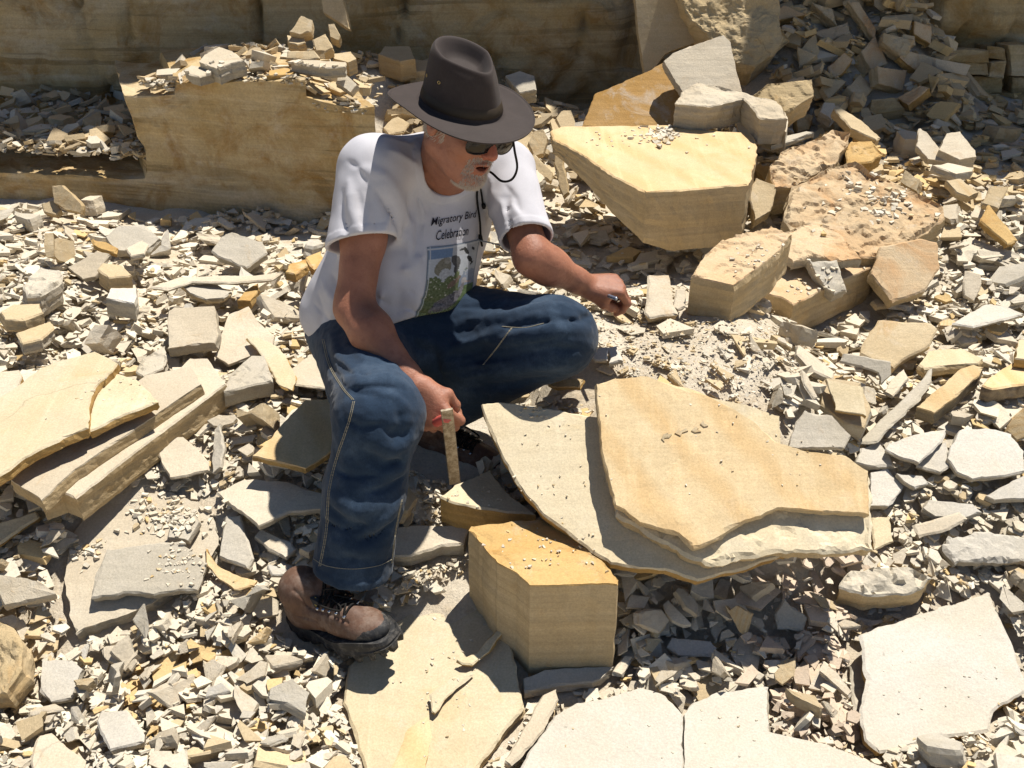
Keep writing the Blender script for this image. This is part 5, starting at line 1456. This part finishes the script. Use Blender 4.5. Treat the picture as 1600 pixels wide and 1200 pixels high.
# ---------------- boots
def make_boot(A, B_, up, shaft_top, name='boot', tongue=True, tagit=True):
    A, B_ = np.array(A, float), np.array(B_, float); ax = N3(*(B_ - A)); n = np.array(up, float); n = n - ax * n.dot(ax); n = N3(*n)
    sd = np.cross(n, ax)      # his left for this frame
    L = np.linalg.norm(B_ - A)
    def BP(x, y, z): return A + ax * x + sd * y + n * z      # z from the sole underside
    BA = np.stack([ax, sd, n])
    St = np.array(shaft_top, float)
    def f(p):
        d = ell(p, BP(.012, 0, .072), (.050, .036, .052), BA)
        d = smin(d, rc(p, BP(.03, 0, .072), BP(L * .62, 0, .070), .037, .038), .03)
        d = smin(d, ell(p, BP(L - .030, .002, .062), (.074, .046, .031), BA), .025)
        d = smin(d, ell(p, BP(L * .48, 0, .086), (.085, .034, .034), BA), .03)
        d = smin(d, rc(p, BP(.030, 0, .085), St, .043, .046), .035)
        d = smin(d, rc(p, BP(.028, 0, .122), BP(.030, 0, .134), .051, .053), .012)
        # stitched panels
        q = (p - A3(A)) @ np.array(BA, dtype=f32).T
        pan = np.abs(q[:, 0] - (.105 + .5 * (q[:, 2] - .06)))
        d = d + .0032 * np.exp(-(pan / .0030) ** 2)
        vam = np.exp(-((q[:, 0] - L * .62) / .03) ** 2) * (q[:, 2] > .06)
        d = d + .0016 * np.sin(q[:, 0] * 330 + 9 * np.abs(q[:, 1]) * 12) * vam
        pan = np.abs(np.abs(q[:, 1]) - .026 - .10 * (q[:, 2] - .08))
        d = d + .0030 * np.exp(-(pan / .0026) ** 2) * (q[:, 0] > .05) * (q[:, 0] < L * .85) * (q[:, 2] > .07)
        pan = np.abs(q[:, 2] - (.110 - .25 * q[:, 0]))
        d = d + .0028 * np.exp(-(pan / .0028) ** 2) * (q[:, 0] < .10)
        d = d - .0012 * vnoise(p, 75, 8)
        # under the sole line
        d = smax(d, -((p - A3(BP(0, 0, .026))) @ A3(n)), .004)
        return d
    lo = np.min([A, B_, St], axis=0) - .09; hi = np.max([A, B_, St], axis=0) + .09
    m = surfnet(f, lo, hi, .0030)
    # leather / rubber toe cap by place
    qc = (m[0][m[1]].mean(1) - A) @ BA.T
    cap = ((qc[:, 0] > L - .020 + 1.2 * (qc[:, 2] - .055)) & (qc[:, 2] < .078)) | (qc[:, 2] < .047 + .010 * np.sin(qc[:, 0] * 32 + 1))
    b = link_mesh(name, m[0] - PL, m[1], [M['leather'], M['rubber']], parent=person, smooth=True, fmat=cap.astype(int))
    # sole
    K = 120; V, Fc = [], []
    def outline(t):
        x = (1 - math.cos(t)) / 2; X_ = -.052 + x * (L + .108)
        wdt = .047 + .012 * float(ss((X_ - .02) / (L * .7))) - .006 * math.exp(-((X_ - L * .38) / .05) ** 2)
        y = math.sin(t); y = math.copysign(abs(y) ** .62, y) * wdt
        return X_, y
    rowsz = [(.050, .94), (.052, 1.0), (.044, 1.03), (.034, 1.02), (.026, 1.07), (.018, 1.08), (.004, 1.04), (.0, .90)]
    for z, k in rowsz:
        for i in range(K):
            t = 2 * math.pi * i / K; x, y = outline(t)
            lug = (i // 3) % 2
            zz = z + .014 * float(ss((x - L * .85) / .08)) * (1 if z < .03 else .4)
            cx = L * .5 - .0; kx = 1 + (k - 1) * .5
            arch = .010 * math.exp(-((x - L * .36) / .035) ** 2)
            if z <= .018:
                if lug: k_ = k - .09; zz += .009 if z < .017 else 0
                else: k_ = k
                zz += arch
            else: k_ = k - (.015 if (i // 3) % 2 and z == .026 else 0)
            if z > .043: zz += .006 * math.sin(x * 34 + 1)
            V.append(BP(cx + (x - cx) * (1 + (k_ - 1) * .6), y * k_, zz))
    for r_ in range(len(rowsz) - 1):
        for i in range(K):
            j = (i + 1) % K; Fc.append((r_ * K + i, (r_ + 1) * K + i, (r_ + 1) * K + j, r_ * K + j))
    Fc.append([i for i in range(K)][::-1]); Fc.append([(len(rowsz) - 1) * K + i for i in range(K)])
    Fc = [tuple(q)[::-1] for q in Fc]
    mpart('sole', (V, Fc), M['rubber'], parent=b, smooth=False)
    # laces and hooks
    bb = BVHTree.FromPolygons(m[0].tolist(), m[1].tolist())
    def top(x, y, off):
        h = bb.ray_cast(Vector(BP(x, y, .26)), -Vector(n)); 
        return np.array(h[0] + h[1] * off) if h[0] is not None else BP(x, y, .11)
    lc, hk = [], []
    rowsx = [L * .80, L * .71, L * .62, L * .54, L * .46]
    for i, x in enumerate(rowsx):
        yw = .022 + .001 * i
        for s_ in (-1, 1):
            c = top(x, s_ * yw, .002)
            mpart('lace_hook', tube([c - sd * .005, c, c + sd * .005], .0034, 8), M['steel'], parent=b)
        if i < len(rowsx) - 1:
            x2 = rowsx[i + 1]
            for s_ in (-1, 1):
                pts = [top(x, s_ * yw, .003), top(x * .7 + x2 * .3, s_ * yw * .4, .006), top(x * .3 + x2 * .7, -s_ * yw * .4, .006), top(x2, -s_ * yw, .003)]
                lc.append(tube(catmull(pts, 5), .0024, 6))
        pts = [top(x, -yw, .003), top(x, 0, .006), top(x, yw, .003)]
        lc.append(tube(catmull(pts, 5), .0024, 6))
    for s_, ph in ((1, 0), (-1, 1)):
        x = rowsx[-1]
        pts = [top(x, s_ * .006, .008), top(x + .02, s_ * .022, .016), top(x + .05 + .01 * ph, s_ * .026 + .006, .010), top(x + .06, s_ * .012, .010), top(x + .03, s_ * .004, .012)]
        lc.append(tube(catmull(pts, 6), .0022, 6))
    mpart('boot_laces', join(lc), M['lace'], parent=b)
    if tagit:
        # small woven tag on the outer side
        cen = []
        for (px, py) in [(484, 934), (494, 930), (504, 945), (493, 950)]:
            h = bb.ray_cast(Vector((0, 0, CAM_H)), ray(px, py).normalized())
            if h[0] is None: return b
            cen.append((h[0], h[1]))
        n_ = sum((c[1] for c in cen), Vector()).normalized()
        pts = [c[0] + n_ * .0025 for c in cen]
        V = [tuple(p) for p in pts] + [tuple(p - n_ * .0035) for p in pts]
        Fc = [(0, 1, 2, 3), (4, 7, 6, 5), (0, 4, 5, 1), (1, 5, 6, 2), (2, 6, 7, 3), (3, 7, 4, 0)]
        tg = mpart('woven_tag', (V, Fc), M['label_black'], parent=b, smooth=False)
        vs, fs = text_mesh('GORE-TEX', 0, .02); mn, mx = vs.min(0), vs.max(0); out = []
        for v in vs:
            u = .12 + .76 * (v[0] - mn[0]) / (mx[0] - mn[0]); w_ = .85 - .7 * (v[1] - mn[1]) / (mx[1] - mn[1])
            # text runs down the long side
            p = pts[1].lerp(pts[2], u).lerp(pts[0].lerp(pts[3], u), w_)
            out.append(tuple(p + n_ * .0006))
        link_mesh('tag_lettering', np.array(out) - PL, fs, M['label_yellow'], parent=b)
    return b
heelR = np.array(PZ(489, 985, .045)); toeR = np.array(PZ(592, 1012, .095))
toeR = heelR + N3(*(toeR - heelR)) * .215
shaftR = ankR + np.array((0, .0, .03))
make_boot(heelR, toeR, (-.05, -.12, 1), shaftR)
heelL = np.array(P(668, 690, 2.42)) + np.array((0, 0, -.03)); toeL = np.array(P(752, 742, 2.33))
toeL = heelL + N3(*(toeL - heelL)) * .205
make_boot(heelL, toeL, (.1, -.35, .9), ankL + np.array((-.01, 0, .0)), tagit=False)

# ---------------- chisel and pen
def box_along(a, b, w0, w1, th, side, nrm, bev=.0015):
    d = N3(*(np.array(b) - np.array(a))); s_ = np.array(side, float); s_ = N3(*(s_ - d * s_.dot(d))); n = np.cross(d, s_)
    V, Fc = [], []; K = 14
    for i in range(K + 1):
        t = i / K; c = np.array(a) * (1 - t) + np.array(b) * t; w_ = (w0 * (1 - t) + w1 * t) / 2; h = th / 2 * (1 - .75 * float(ss((t - .86) / .14)))
        sec = [(-w_, -h + bev), (-w_ + bev, -h), (w_ - bev, -h), (w_, -h + bev), (w_, h - bev), (w_ - bev, h), (-w_ + bev, h), (-w_, h - bev)]
        if h < bev: sec = [(x, y * .5) for x, y in sec]
        for x, y in sec: V.append(c + s_ * x + n * y)
    for i in range(K):
        for k in range(8):
            j = (k + 1) % 8; Fc.append((i * 8 + k, i * 8 + j, (i + 1) * 8 + j, (i + 1) * 8 + k))
    Fc.append(list(range(8))[::-1]); Fc.append([K * 8 + k for k in range(8)])
    return V, Fc
Qh = HR[3]
ct, cb = np.array(P(698, 640, 1.955)), np.array(P(711, 756, 2.01))
ch_o = empty('chisel', tuple(cb)); tag(ch_o, 'flat steel chisel with a red grip held upright in the man\'s near fist', 'chisel')
mpart('blade', box_along(ct, cb, .0265, .0265, .006, (1, 0.25, 0), None), M['chisel'], parent=ch_o, smooth=False, off=cb)
gp0 = Qh(.075, .052, -.036); gp1 = Qh(.072, -.045, -.038)
gc = ct + (cb - ct) * .10
gr = tube([gc + (gp1 - gc) * t for t in np.linspace(0.0, 1, 24)], lambda t: .0105 + .0010 * (int(t * 23) % 2))
mpart('grip', gr, M['grip'], parent=ch_o, off=cb)
pn0, pn1 = np.array(P(941, 459, 2.405)), np.array(P(964, 467, 2.355)); pd = N3(*(pn1 - pn0))
pend = pn0 - pd * .03
pe = empty('pen', tuple(pn1)); tag(pe, 'short metal pen gripped in the man\'s outstretched hand', 'pen')
mpart('barrel', tube([pn1 + pd * .0, pn1 - pd * .002, pn0, pend + pd * .02, pend], lambda t: .0030 if t < .01 else .0046 if t < .8 else .0012 + .0034 * (1 - t) / .2, 14), M['pen'], parent=pe, off=pn1)
mpart('clip', tube([pn1 - pd * .002 + np.array((0, -.005, .003)), pn0 + np.array((0, -.0052, .0035))], .0010, 6), M['steel'], parent=pe, off=pn1)
GUARDS += [(-.33, 2.46, .22, .40), (float(heelR[0]), float(heelR[1]), .07, .05), (float(toeR[0]), float(toeR[1]), .07, .06), (float((heelR[0] + toeR[0]) / 2), float((heelR[1] + toeR[1]) / 2), .05, .06),
           (float(kneeR[0]), float(kneeR[1]), .08, .40), (float(kneeL[0]), float(kneeL[1]), .14, .44), (float(ankL[0]), float(ankL[1]), .16, .22), (-.05, 2.35, .12, .38), (float(cb[0]), float(cb[1]), .04, .2)]
# ================================================================ RUBBLE
# height field of what lies on the ground, filled stone by stone so that pieces rest on each other
CS = 0.01
X0, X1, Y0, Y1 = -3.2, 3.4, 1.15, 5.5
NXg, NYg = int((X1 - X0) / CS), int((Y1 - Y0) / CS)
hx = X0 + (np.arange(NXg) + .5) * CS
hy = Y0 + (np.arange(NYg) + .5) * CS
HX, HY = np.meshgrid(hx, hy)
Hm = np.maximum(ground_z(HX, HY), ledge_top(HX, HY)).astype(np.float64)
H0 = Hm.copy()
CEIL = np.full(Hm.shape, 99.0)
pts_all = np.stack([HX.ravel(), HY.ravel()], 1)
HTOP = np.full(Hm.shape, -9.0)
for poly, (C, n, t) in HEROES:
    lo = poly.min(0) - .02; hi = poly.max(0) + .02
    a0, a1 = max(0, int((lo[1] - Y0) / CS)), min(NYg, int((hi[1] - Y0) / CS) + 1)
    b0, b1 = max(0, int((lo[0] - X0) / CS)), min(NXg, int((hi[0] - X0) / CS) + 1)
    if a0 >= a1 or b0 >= b1: continue
    sub = np.stack([HX[a0:a1, b0:b1].ravel(), HY[a0:a1, b0:b1].ravel()], 1)
    ins = pip(sub, poly).reshape(a1 - a0, b1 - b0)
    top = C.z - (n.x * (HX[a0:a1, b0:b1] - C.x) + n.y * (HY[a0:a1, b0:b1] - C.y)) / n.z
    bot = top - t / max(n.z, .3)
    CEIL[a0:a1, b0:b1] = np.where(ins, np.minimum(CEIL[a0:a1, b0:b1], bot), CEIL[a0:a1, b0:b1])
    HTOP[a0:a1, b0:b1] = np.where(ins, np.maximum(HTOP[a0:a1, b0:b1], top), HTOP[a0:a1, b0:b1])
def guard(x, y, r, z):
    m = ((HX - x) ** 2 + (HY - y) ** 2) < r * r
    CEIL[m] = np.minimum(CEIL[m], z)
for gq in GUARDS: guard(*gq)

def shard(s, el, th, n, r, jag=0.25):
    """angular flat piece: top ring, bottom ring"""
    a = np.sort(r.uniform(0, 2 * np.pi, n) * 0.35 + np.arange(n) * 2 * np.pi / n)
    rad = r.uniform(1 - jag, 1, n)
    t = np.stack([np.cos(a) * rad * s * .5 * el, np.sin(a) * rad * s * .5], 1)
    b = t * r.uniform(.82, 1.08, (n, 1)) + r.uniform(-.06, .06, 2) * s
    zt = th * .5 + r.uniform(-.12, .12, n) * th
    zb = -th * .5 + r.uniform(-.12, .12, n) * th
    return np.concatenate([np.column_stack([t, zt]), np.column_stack([b, zb])])
LEDGE = ledge_top(HX, HY) > ground_z(HX, HY)
def settle(x, y, s, th, tilt, r, lim=.055):
    """rest a piece of width s on the height field; returns (centre, normal) or None"""
    j = int((x - X0) / CS); i = int((y - Y0) / CS); k = max(1, int(round(s * .42 / CS)))
    if i - k < 0 or j - k < 0 or i + k + 1 > NYg or j + k + 1 > NXg: return None
    W_ = Hm[i - k:i + k + 1, j - k:j + k + 1]
    if x < -1.15 and ledge_y(x) - .13 < y < ledge_y(x) + .015: return None
    if LEDGE[i, j]: lim = min(lim, .04)
    if Hm[i, j] - H0[i, j] > lim or W_.max() - W_.min() > .10 + s * .8: return None
    sx = (W_[:, k + 1:].mean() - W_[:, :k].mean()) / ((k + 1) * CS)
    sy = (W_[k + 1:, :].mean() - W_[:k, :].mean()) / ((k + 1) * CS)
    sx = max(-.4, min(.4, sx * .7)) + r.normal(0, tilt); sy = max(-.4, min(.4, sy * .7)) + r.normal(0, tilt)
    zc = W_.mean() * .65 + W_.max() * .35 + th * .42
    tp = zc + th * .5 + 0.25 * s * (abs(sx) + abs(sy))
    if tp > CEIL[i - k:i + k + 1, j - k:j + k + 1].min() - 0.002: return None
    yy, xx = np.mgrid[-k:k + 1, -k:k + 1]
    pl = zc + th * .5 + (sx * xx + sy * yy) * CS
    msk = (xx * xx + yy * yy) <= (k + .3) ** 2
    Hm[i - k:i + k + 1, j - k:j + k + 1] = np.where(msk, np.maximum(W_, pl), W_)
    return (x, y, zc), (-sx, -sy, 1.0)
def frame(nv, yaw):
    n = np.array(nv) / np.linalg.norm(nv)
    a = np.array([math.cos(yaw), math.sin(yaw), 0.0]); a = a - n * a.dot(n); a /= np.linalg.norm(a)
    return np.stack([a, np.cross(n, a), n], 1)
# where sight lines meet the ground, on a coarse picture grid
_gx = np.arange(-80, 1681, 8.0); _gy = np.arange(-40, 1301, 8.0)
_PX, _PY = np.meshgrid(_gx, _gy)
_u = (_PX - 800) / FPX; _v = (600 - _PY) / FPX
_dx, _dy, _dz = _u, cP + _v * sP, -sP + _v * cP
_T = np.full(_PX.shape, 9.0); _done = np.zeros(_PX.shape, bool)
for _t in np.arange(1.2, 7.0, .012):
    _x = _dx * _t; _y = _dy * _t; _z = CAM_H + _dz * _t
    _j = np.clip(((_x - X0) / CS).astype(int), 0, NXg - 1); _i = np.clip(((_y - Y0) / CS).astype(int), 0, NYg - 1)
    _h = (~_done) & (_z < H0[_i, _j]); _T[_h] = _t; _done |= _h
def gnd(px, py):
    j = min(max(int((px + 80) / 8), 0), len(_gx) - 1); i = min(max(int((py + 40) / 8), 0), len(_gy) - 1)
    d = ray(px, py); t = _T[i, j]
    return d.x * t, d.y * t
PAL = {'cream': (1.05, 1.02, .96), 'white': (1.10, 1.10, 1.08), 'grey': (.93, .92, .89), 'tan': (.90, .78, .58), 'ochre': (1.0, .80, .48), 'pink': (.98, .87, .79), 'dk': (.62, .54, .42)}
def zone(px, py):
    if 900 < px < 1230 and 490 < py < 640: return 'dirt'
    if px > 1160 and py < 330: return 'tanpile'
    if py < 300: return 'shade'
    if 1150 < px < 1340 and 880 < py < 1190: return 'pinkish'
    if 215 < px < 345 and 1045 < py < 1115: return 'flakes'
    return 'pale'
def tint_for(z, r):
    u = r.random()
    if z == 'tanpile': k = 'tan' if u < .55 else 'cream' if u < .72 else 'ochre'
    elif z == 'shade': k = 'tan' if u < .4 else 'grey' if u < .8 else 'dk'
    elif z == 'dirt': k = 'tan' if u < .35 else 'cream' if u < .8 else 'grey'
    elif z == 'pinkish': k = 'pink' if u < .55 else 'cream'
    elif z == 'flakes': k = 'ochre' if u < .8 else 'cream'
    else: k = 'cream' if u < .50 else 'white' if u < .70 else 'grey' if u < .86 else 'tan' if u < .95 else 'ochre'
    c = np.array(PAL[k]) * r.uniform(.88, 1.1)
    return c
chipV, chipF, chipT = [], [], []
nv = 0
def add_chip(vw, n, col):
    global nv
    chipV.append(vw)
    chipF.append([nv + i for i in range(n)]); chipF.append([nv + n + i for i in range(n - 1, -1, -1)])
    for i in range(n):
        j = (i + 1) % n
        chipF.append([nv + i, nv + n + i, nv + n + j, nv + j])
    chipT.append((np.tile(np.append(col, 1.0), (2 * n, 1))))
    nv += 2 * n
def visible(x, y, m=60):
    px, py = project(x, y, float(ground_z(x, y)))
    return -m < px < 1600 + m and -m < py < 1200 + m, px, py
def strew(N, smin, smax, tilt, power=2.2, region=None, flat=(.09, .34), lim=.055):
    r = rng
    c = 0
    for _ in range(N):
        px = r.uniform(-60, 1660); py = r.uniform(-10, 1290)
        if region is not None:
            px = r.uniform(region[0], region[2]); py = r.uniform(region[1], region[3])
        # picture-even in depth would crowd the foreground; project onto a mean plane
        x, y = gnd(px, py)
        x += r.normal(0, .01); y += r.normal(0, .02)
        if y > 5.4: continue
        s = smin * (smax / smin) ** (r.random() ** power)
        z = zone(px, py)
        if z == 'dirt' and r.random() < .80: continue
        s *= 0.75 + 0.13 * y
        th = s * r.uniform(*flat)
        if z == 'flakes': th = s * .08; s = max(s, .03)
        n = int(r.integers(4, 8))
        q = settle(x, y, s, th, tilt, r, .022 if z == 'flakes' else .03 if z == 'dirt' else lim)
        if q is None: continue
        C_, nrm = q
        if r.random() < .06: nrm = (nrm[0] + r.normal(0, .7), nrm[1] + r.normal(0, .7), 1)
        el = r.uniform(1.0, 1.9)
        v = shard(s, el, th, n, r) @ frame(nrm, r.uniform(0, 6.28)).T + np.array(C_)
        add_chip(v, n, tint_for(z, r)); c += 1
    return c
print('big', strew(5000, .03, .105, .10, 1.2, flat=(.08, .24)))
print('base', strew(12000, .013, .07, .11, 1.5))
print('heap', strew(700, .05, .13, .4, 1.0, region=(1180, 0, 1480, 210), lim=.14))
print('heap', strew(900, .02, .06, .3, 1.2, region=(1180, 0, 1480, 210), lim=.08))
# one by one: the stones big enough to pick out
variants = {}
matk = {'cream': 'cream', 'white': 'white', 'grey': 'grey', 'tan': 'tan', 'ochre': 'ochre', 'pink': 'tan', 'dk': 'tan'}
def frag_mesh(kind, k):
    key = (kind, k)
    if key in variants: return variants[key]
    r = np.random.default_rng(100 + k * 7 + len(kind))
    n = int(r.integers(5, 9))
    el = r.uniform(1.0, 1.7)
    th = {'plate': r.uniform(.10, .2), 'chunk': r.uniform(.35, .6), 'splinter': r.uniform(.12, .3)}[kind]
    if kind == 'splinter': el = 2.6
    a = np.sort(r.uniform(0, 2 * np.pi, n) * .4 + np.arange(n) * 2 * np.pi / n)
    rad = r.uniform(.65, 1, n)
    pts = [Vector((math.cos(t) * q * .5 * el ** .5, math.sin(t) * q * .5 / el ** .5, 0)) for t, q in zip(a, rad)]
    # densify in unit scale: chipped layered edge
    ring = []
    for i in range(n):
        A, B_ = pts[i], pts[(i + 1) % n]
        m = max(2, int((B_ - A).length / .11))
        for j in range(m):
            ring.append(A.lerp(B_, j / m))
    m = len(ring); verts = []; K = 4
    sv = Vector((k * 5.1, k * 2.3, 1))
    sk = Vector((r.uniform(-.12, .12), r.uniform(-.12, .12), 0))
    for li in range(K + 1):
        z = th * (.5 - li / K)
        off = r.uniform(-.015, .015)
        for p in ring:
            nrm = p.normalized()
            e = off + .03 * fbm(Vector((p.x, p.y, li * .6)) + sv, 5, 2) - (.02 if li == 0 else 0) - (.03 if li == K else 0)
            q = p + nrm * e + sk * (li / K)
            zz = z + (th * .10 * fbm(Vector((p.x, p.y, 5)) + sv, 2.5, 2) if li == 0 else 0)
            verts.append((q.x, q.y, zz))
    verts.append((r.uniform(-.1, .1), r.uniform(-.1, .1), th * (.5 + r.uniform(-.02, .12))))
    faces = []
    for li in range(K):
        for i in range(m):
            j = (i + 1) % m
            faces.append((li * m + i, (li + 1) * m + i, (li + 1) * m + j, li * m + j))
    faces.append([K * m + i for i in range(m - 1, -1, -1)])
    for i in range(m): faces.append((i, (i + 1) % m, len(verts) - 1))
    me = bpy.data.meshes.new('rock_fragment')
    me.from_pydata(verts, [], faces); me.update()
    variants[key] = (me, th)
    return variants[key]
NAMES = {'plate': ('rock_plate', 'plate'), 'chunk': ('rock_chunk', 'rock'), 'splinter': ('rock_splinter', 'splinter')}
def place_words(px, py):
    v = [(150, 'in the top shade'), (300, 'below the wall'), (420, 'at chest level'), (540, 'at elbow level'), (660, 'at knee level'), (800, 'at shin level'), (930, 'at trouser hem level'), (1060, 'at boot level'), (2000, 'at the bottom')]
    h = [(130, 'far left'), (300, 'left'), (470, 'left of the man'), (640, 'at the man\'s near side'), (800, 'under the man'), (960, 'in the middle'), (1120, 'right of the man'), (1300, 'in the right half'), (1450, 'right'), (2500, 'at the right edge')]
    a = next(t for l, t in v if py < l); b = next(t for l, t in h if px < l)
    return b, a
frags = []
used = {}
def fragment(px, py, spx, kind, r, tilt=.25):
    x, y = gnd(px, py)
    j = int((x - X0) / CS); i = int((y - Y0) / CS)
    if not (0 <= i < NYg and 0 <= j < NXg): return False
    zz = Hm[i, j]
    if y > 5.2: return False
    s = spx / FPX * (y * cP + (CAM_H - zz) * sP)
    k = int(r.integers(0, 9))
    me, th = frag_mesh(kind, k)
    nk = s * th
    q = settle(x, y, s * .85, nk, tilt, r, .12)
    if q is None: return False
    C_, nrm = q
    if r.random() < .22: nrm = (nrm[0] + r.normal(0, .7), nrm[1] + r.normal(-.2, .6), 1)
    z = zone(px, py); col = None
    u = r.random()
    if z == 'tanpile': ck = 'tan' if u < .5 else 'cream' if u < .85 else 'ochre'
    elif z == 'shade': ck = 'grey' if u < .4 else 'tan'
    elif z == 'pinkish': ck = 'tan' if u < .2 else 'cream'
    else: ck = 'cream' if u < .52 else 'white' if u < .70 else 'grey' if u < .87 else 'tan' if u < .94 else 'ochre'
    nm, cat = NAMES[kind]
    o = bpy.data.objects.new(nm, me)
    if not me.materials: me.materials.append(M['cream'])
    COL.objects.link(o)
    o.material_slots[0].link = 'OBJECT'; o.material_slots[0].material = M[ck]
    fr = frame(nrm, r.uniform(0, 6.28))
    o.matrix_world = Matrix.Translation(C_) @ Matrix(fr.tolist()).to_4x4() @ Matrix.Diagonal((s, s * r.uniform(.8, 1.1), s, 1))
    frags.append((o, px, py, spx, kind, ck))
    return True
rf = np.random.default_rng(21)
cnt = 0; tries = 0
SP = []
while cnt < 292 and tries < 9000:
    tries += 1
    px, py = rf.uniform(-20, 1620), rf.uniform(25, 1215)
    if tries < 150: px, py = rf.uniform(1195, 1470), rf.uniform(-5, 190)
    z = zone(px, py)
    if z == 'dirt' and rf.random() < .93: continue
    u = rf.random()
    spx = 36 + 70 * u ** 1.7
    if z in ('shade',): spx *= .75
    if z == 'tanpile': spx *= 1.15
    if tries < 150: spx = rf.uniform(60, 100)
    if py > 800 and px < 640: spx *= .9
    if any((px - a) ** 2 + (py - b) ** 2 < (.42 * (spx + c)) ** 2 for a, b, c in SP): continue
    kind = 'plate' if rf.random() < .62 else 'chunk' if rf.random() < .75 else 'splinter'
    if fragment(px, py, spx, kind, rf):
        cnt += 1; SP.append((px, py, spx))
print('fragments', cnt, tries)
SIZE = lambda s: 'tiny' if s < 38 else 'small' if s < 48 else 'middling' if s < 66 else 'large'
CN = {'cream': 'cream', 'white': 'chalk white', 'grey': 'grey', 'tan': 'tan', 'ochre': 'ochre'}
KN = {'plate': 'flat plate', 'chunk': 'angular chunk', 'splinter': 'long splinter'}
byl = {}
for o, px, py, spx, kind, ck in frags:
    b, a = place_words(px, py)
    byl.setdefault((SIZE(spx), CN[ck], kind, b, a), []).append((px, o))
for (sz, cn, kind, b, a), L in byl.items():
    L.sort(key=lambda q: q[0])
    for i, (px, o) in enumerate(L):
        lab = f'{sz} {cn} {KN[kind]} {b}, {a}'
        if len(L) == 2: lab = ('leftmost ' if i == 0 else 'rightmost ') + lab
        elif len(L) > 2: lab = ['leftmost ', 'second from left, ', 'third from left, ', 'fourth from left, ', 'fifth from left, '][min(i, 4)] + lab
        tag(o, lab, NAMES[kind][1], {'plate': 'loose flat stone plates in the rubble', 'chunk': 'loose angular chunks in the rubble', 'splinter': 'loose stone splinters in the rubble'}[kind])
# smaller bits over and between them
print('top', strew(11000, .008, .036, .12, 1.6))
print('step', strew(900, .010, .045, .2, 1.3, region=(-70, 215, 240, 284), lim=.08))
print('gap', strew(1600, .006, .022, .12, 1.4, region=(590, 800, 820, 1010)), strew(900, .006, .03, .12, 1.4, region=(480, 600, 760, 860)))
print('dirt', strew(9000, .003, .012, .06, 2.4, region=(890, 485, 1240, 645), flat=(.08, .2)))
print('flk', strew(260, .03, .06, .15, 1.0, region=(215, 1045, 345, 1120)))
print('back', strew(1800, .02, .09, .25, 1.2, region=(-40, 60, 1500, 300), lim=.07))
# crumbs lying on top of the slabs
def crumbs(px0, py0, px1, py1, N, smax=.014):
    r = rng
    for _ in range(N):
        px = r.normal((px0 + px1) / 2, (px1 - px0) / 4); py = r.normal((py0 + py1) / 2, (py1 - py0) / 4)
        d = ray(px, py); hit = None
        for t in np.arange(1.2, 5.2, .012):
            q_ = Vector((0, 0, CAM_H)) + d * float(t)
            j = int((q_.x - X0) / CS); i = int((q_.y - Y0) / CS)
            if 0 <= i < NYg and 0 <= j < NXg and q_.z < max(HTOP[i, j], Hm[i, j]): hit = q_; break
        if hit is None or HTOP[i, j] < Hm[i, j] - .01: continue
        p = hit; z = HTOP[i, j]
        if abs(z - p.z) > .04: continue
        s = r.uniform(.004, smax); th = s * r.uniform(.2, .5); n = int(r.integers(4, 7))
        v = shard(s, 1.3, th, n, r) @ frame((r.normal(0, .2), r.normal(0, .2) - .1, 1), r.uniform(0, 6.28)).T + np.array([p.x, p.y, z + th * .3])
        add_chip(v, n, tint_for('pale', r))
crumbs(1005, 200, 1060, 225, 110, .03); crumbs(890, 195, 1150, 235, 40, .015)
crumbs(810, 636, 860, 656, 60, .010); crumbs(780, 640, 960, 860, 45, .007)
crumbs(960, 620, 1330, 800, 30, .007); crumbs(1280, 280, 1440, 360, 160, .03)
crumbs(240, 860, 320, 910, 90, .013); crumbs(100, 830, 160, 880, 130, .02); crumbs(200, 775, 330, 840, 160, .022)
crumbs(600, 940, 800, 1200, 50, .008); crumbs(1120, 370, 1230, 440, 40, .015); crumbs(740, 820, 940, 900, 40, .010)
crumbs(300, 90, 560, 150, 80, .03); crumbs(100, 570, 230, 650, 30, .008); crumbs(900, 1090, 1300, 1190, 24, .007); crumbs(1370, 960, 1580, 1150, 30, .006)
crumbs(690, 755, 800, 795, 25, .010); crumbs(1220, 410, 1330, 470, 50, .02)
V_ = np.concatenate(chipV)
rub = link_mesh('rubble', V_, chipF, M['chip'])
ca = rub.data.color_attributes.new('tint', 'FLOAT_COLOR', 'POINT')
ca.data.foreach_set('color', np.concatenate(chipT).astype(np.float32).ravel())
tag(rub, 'small pale limestone chips covering the quarry floor between the slabs', 'rubble', kind='stuff')
print('chips', len(chipV), 'verts', len(V_))
